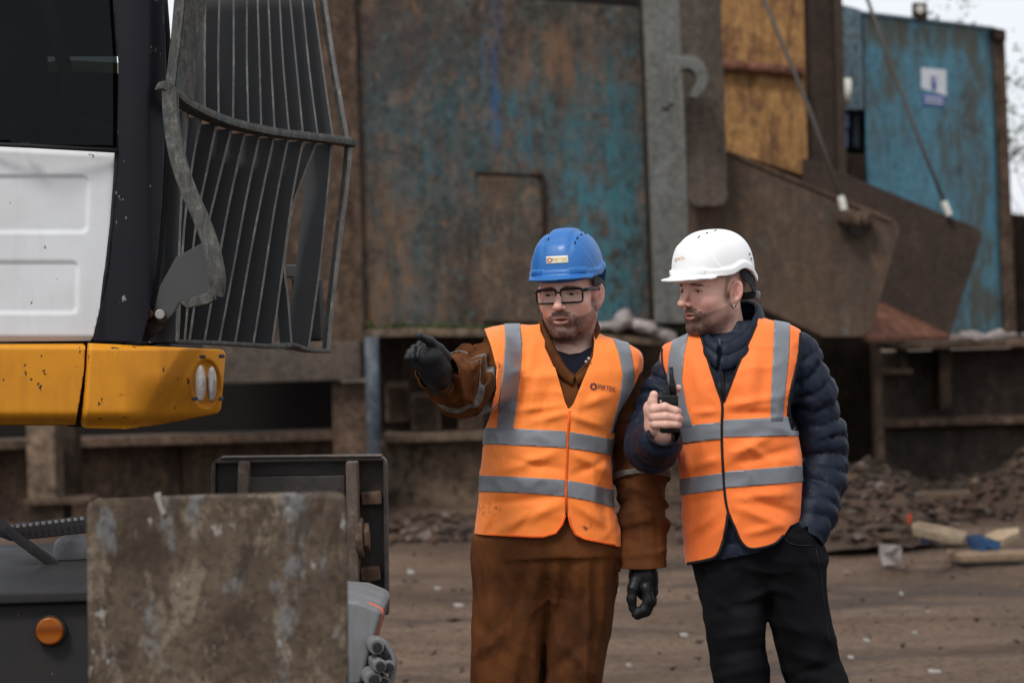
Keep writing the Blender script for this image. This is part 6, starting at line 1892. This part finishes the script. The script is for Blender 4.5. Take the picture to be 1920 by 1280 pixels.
# stand-up collar
def collar2():
    bot = [(1350, 690, -.118), (1328, 664, -.092), (1316, 632, -.03), (1326, 612, .04), (1372, 608, .085), (1418, 608, .06), (1430, 618, 0), (1422, 642, -.055), (1400, 668, -.092), (1370, 688, -.115), (1354, 692, -.119)]
    top = [(1348, 645, -.098), (1332, 634, -.075), (1326, 612, -.02), (1336, 590, .035), (1370, 574, .068), (1400, 568, .050), (1414, 576, .005), (1410, 600, -.040), (1392, 628, -.075), (1366, 644, -.095), (1351, 646, -.099)]
    A = smooth_poly([J2(*p) for p in bot], 6, False); B = smooth_poly([J2(*p) for p in top], 6, False)
    n = len(A); m = 14
    V = []; Fc = []
    cen = (A.mean(0) + B.mean(0)) / 2
    for i in range(n):
        o_ = A[i] - cen; o_[2] = 0; o_ /= np.linalg.norm(o_)
        for k in range(m):
            t = k / (m - 1)
            V.append(A[i] * (1 - t) + B[i] * t + o_ * (0.008 * abs(math.sin(t * math.pi * 2.0)) ** 0.6 + 0.0008 * math.sin(i * 1.3 + k * 0.5)))
    for i in range(n - 1):
        for k in range(m - 1):
            Fc.append((i * m + k, (i + 1) * m + k, (i + 1) * m + k + 1, i * m + k + 1))
    o = obj("collar", V, Fc, MAT['puffer'], jac, thick=0.012, off=-1)
    md = o.modifiers.new("sub", 'SUBSURF'); md.levels = 1; md.render_levels = 1
collar2()
# jeans
l2R = Loft([(1000, 1295, 1450, .108, 0), (1040, 1300, 1446, .106, 0), (1080, 1305, 1441, .105, 0), (1125, 1312, 1437, .102, 0), (1200, 1326, 1434, .096, 0), (1280, 1343, 1441, .090, 0), (1400, 1352, 1444, .082, .0), (1500, 1358, 1446, .078, .0), (1650, 1366, 1448, .072, .02), (1742, 1370, 1450, .07, .02)], D2)
l2L = Loft([(1000, 1410, 1532, .108, 0), (1040, 1422, 1544, .106, 0), (1080, 1430, 1549, .105, 0), (1125, 1436, 1553, .102, 0), (1200, 1452, 1564, .096, 0), (1280, 1476, 1589, .090, 0), (1400, 1500, 1606, .082, .0), (1500, 1516, 1618, .078, .0), (1650, 1536, 1630, .072, .02), (1742, 1544, 1638, .07, .02)], D2)
pel2 = Loft([(985, 1292, 1526, .112, 0), (1020, 1298, 1535, .112, 0), (1050, 1306, 1540, .108, 0), (1075, 1325, 1530, .098, 0), (1098, 1350, 1505, .080, 0)], D2)
FJ2 = [(1440, 1110, 1390, 1130, 5, 8), (1440, 1095, 1500, 1120, 5, 8), (1436, 1120, 1345, 1150, -4, 9), (1330, 1120, 1400, 1160, 4, 9), (1340, 1200, 1430, 1180, 5, 10), (1345, 1230, 1436, 1215, -5, 9), (1340, 1270, 1430, 1250, 5, 9),
       (1450, 1170, 1550, 1190, 4, 10), (1470, 1220, 1570, 1250, 4, 10), (1480, 1270, 1580, 1240, -4, 9), (1500, 1030, 1530, 1080, -4, 8), (1380, 1060, 1450, 1075, 3, 8)]
def jeans_field(p):
    l = smin(l2R(p), l2L(p), 0.010)
    l = smin(l, pel2(p), 0.04)
    return near_disp(l, .05, lambda q: 1.5 * folds(q, FJ2, D2 - q[:, 1]) + 0.013 * (ridge(q * np.array((7, 7, 8)), 81, 2.2) - 0.45) + 0.002 * fbm(q * np.array((40, 40, 26)), 83, 2), p)
lo = J2(1280, 1745); hi = J2(1650, 985)
V, Q = mesh_sdf(jeans_field, np.array((lo[0], D2 - .16, lo[2] - .01)), np.array((hi[0], D2 + .16, hi[2] + .01)), 0.006)
jn = obj("jeans", V, tri(Q), MAT['jeans'], man2)
bvhn = surf(V, tri(Q))
edging("pocket_seam", bvhn, seg_pts([(1470, 1008), (1482, 1018), (1500, 1022), (1524, 1022)]), 0.0016, MAT['piping'], jn)
edging("side_seam", bvhn, seg_pts([(1530, 1030), (1540, 1080), (1548, 1150), (1556, 1200)]), 0.0016, MAT['piping'], jn)
boot(1410, D2 + .02, "boot", man2); boot(1590, D2 + .03, "boot", man2)

# head
H2 = Head(J2(1337, 541, -.03), math.radians(54), math.radians(-3), math.radians(-1), 0.965)
RH = -.285
W = lambda x, y, d=0.0: P(x, y, D2 + RH + d)
def hand2(p):
    """right hand closed round the radio: four fingers across its front, thumb up the side"""
    d = cap(p, W(1246, 818, .06), W(1232, 800, .03), .027, .028)
    d = smin(d, cap(p, W(1228, 796, .02), W(1224, 766, .012), .023, .024), .02)
    fin = (((1222, 767), (1246, 763), (1274, 770), .0112), ((1222, 781), (1247, 780), (1277, 783), .0110), ((1224, 795), (1248, 795), (1275, 795), .0102))
    for (a, b, c_, r) in fin:
        d = smin(d, chain(p, [(W(a[0], a[1], .008), r * 1.1), (W(a[0] + 5, a[1], -.012), r * 1.05), (W(b[0], b[1], -.026), r), (W(c_[0] - 8, c_[1], -.020), r * .95), (W(c_[0] - 3, c_[1] + 1, -.008), r * .85)], .004), .0035)
    d = smin(d, chain(p, [(W(1222, 772, 0), .0135), (W(1224, 752, -.004), .0118), (W(1226, 740, -.006), .0105)], .006), .005)
    d = smin(d, chain(p, [(W(1236, 772, .045), .011), (W(1258, 740, .05), .0098), (W(1272, 727, .03), .0088)], .006), .005)
    return d
def hand2b(p):
    """left hand, wrist going into the pocket"""
    return smin(cap(p, J2(1512, 992, -.04), J2(1492, 1008, -.070), .020, .018), cap(p, J2(1492, 1008, -.070), J2(1474, 1040, -.050), .018, .016), .02)
Va, Qa = mesh_sdf(lambda p: head_field(H2.loc(p), 0.97, 0.0012, 1.35, 0.0009), H2.o - np.array((.15, .15, .22)), H2.o + np.array((.15, .15, .14)), 0.0021)
ca = head_colors(H2.loc(Va), (0.70, 0.44, 0.355), (0.05, 0.033, 0.025), (0.68, 0.25, 0.20), (0.032, 0.018, 0.012), 1.0, 8)
Vd, Qd = mesh_sdf(hand2, W(1245, 780) - .11, W(1245, 780) + .11, 0.0019)
Ve, Qe = mesh_sdf(hand2b, J2(1490, 1015, -.07) - .1, J2(1490, 1015, -.07) + .1, 0.004)
def core2(p):
    d = tor2(p) + 0.045
    for arm in (a2R, a2L): d = smin(d, chain(p, [(a, r * .6) for a, r in arm], .03), .02)
    return d
Vf, Qf = mesh_sdf(core2, np.array((J2(1170, 1060)[0], D2 - .4, J2(1400, 1060)[2])), np.array((J2(1600, 900)[0], D2 + .2, J2(1400, 625)[2])), 0.016)
off = 0; VV = []; QQ = []; CC = []
for Vx, Qx, cx in ((Va, Qa, ca), (Vd, Qd, None), (Ve, Qe, None), (Vf, Qf, None)):
    if cx is None:
        cx = np.tile(np.array((0.70, 0.42, 0.34)), (len(Vx), 1))
        if Vx is Vd:
            k = sstep(1268, 1277, proj(Vx)[0])[:, None] * 0.5
            cx = cx * (1 - k) + np.array((0.60, 0.28, 0.23)) * k
    VV.append(Vx); QQ.append(Qx + off); CC.append(cx); off += len(Vx)
body_2 = obj("body", np.concatenate(VV), np.concatenate(QQ), MAT['skin'], man2, col=np.concatenate(CC))
for sd_ in (1, -1):
    eyeball(H2, sd_, (-0.1, 1.0, -0.12), body_2)
ring = [H2.wld((0.0795 + 0.001 * math.cos(a), -0.004 + 0.0055 * math.cos(a), -0.049 + 0.0055 * math.sin(a))) for a in np.linspace(0, 2 * math.pi, 14)[:-1]]
tube("earring", ring, 0.0014, MAT['silver'], man2, 6, closed=True)
Vh, Qh, hat2 = hat(H2, MAT['whitehat'], man2, False)
bvh_h2 = surf(Vh, tri(Qh))
gear("helmet_emblem", bvh_h2, 1267, 488, 3.6, MAT['logo_red'], hat2, 0.001, 0.5)
printed("helmet_print", "PIRTEK", bvh_h2, 1270, 489, 1284, 486, 5.5, MAT['logo_gold'], hat2, 0.0015)
vents(H2, bvh_h2, [((1308, 447), (1313, 442)), ((1323, 438.5), (1328, 435.5)), ((1339, 433), (1344, 431.5))], hat2)
for x, y in ((1404, 474), (1409, 478), (1407, 483)):
    decal("size_mark", [(x, y), (x + 3, y), (x + 3, y + 4), (x, y + 4)], bvh_h2, MAT['plasticgrey'], hat2, 0.001, 1)
tube("harness", [H2.wld(q) for q in ((0.062, -0.03, 0.050), (0.078, -0.045, 0.035), (0.079, -0.065, 0.012), (0.068, -0.088, -0.012), (0.04, -0.106, -0.024), (0, -0.114, -0.028), (-0.05, -0.104, -0.02))], 0, MAT['hatband'], hat2, 10, flat=(0.0018, 0.010, tuple(H2.M[:, 2])))
tube("harness", [H2.wld(q) for q in ((0.068, -0.06, 0.05), (0.076, -0.072, 0.02), (0.060, -0.095, -0.02))], 0, MAT['hatband'], hat2, 10, flat=(0.0016, 0.014, tuple(H2.M[:, 2])))
cyl("adjuster", H2.wld((0.045, -0.107, -0.026)), H2.wld((0.052, -0.118, -0.028)), 0.012, MAT['plasticgrey'], hat2, 14, 0.002)

# ------------------------------------------------------------------ two-way radio in his hand
rd = thing("walkie_talkie", W(1256, 815, 0), "black two-way radio with stub antenna in the man's raised hand", "radio")
def rbox(name, px0, py0, px1, py1, d0, d1, mat, parent, bevel=0.004):
    return pbox(name, px0, py0, px1, py1, D2 + RH + d0, d1 - d0, mat, parent, bevel)
rbox("case", 1237, 746, 1273, 812, -.010, .028, MAT['radio'], rd, 0.006)
rbox("top_housing", 1235, 741, 1272, 758, -.016, .030, MAT['radio'], rd, 0.004)
tube("antenna", [W(1262, 742, .008), W(1261, 722, .008), W(1259.5, 708, .008), W(1258, 688, .008)], [0.0095, 0.0085, 0.0055, 0.0050], MAT['radio'], rd, 12)
cyl("channel_knob", W(1247, 743, .006), W(1247, 733, .006), 0.0085, MAT['radioknob'], rd, 12, 0.001)
cyl("channel_knob", W(1253.5, 743, .002), W(1253, 722, .002), 0.0042, MAT['radioknob'], rd, 10, 0.001)
cyl("talk_button", W(1239, 752, -.016), W(1239, 752, -.02), 0.003, MAT['silver'], rd, 10, 0.0005)
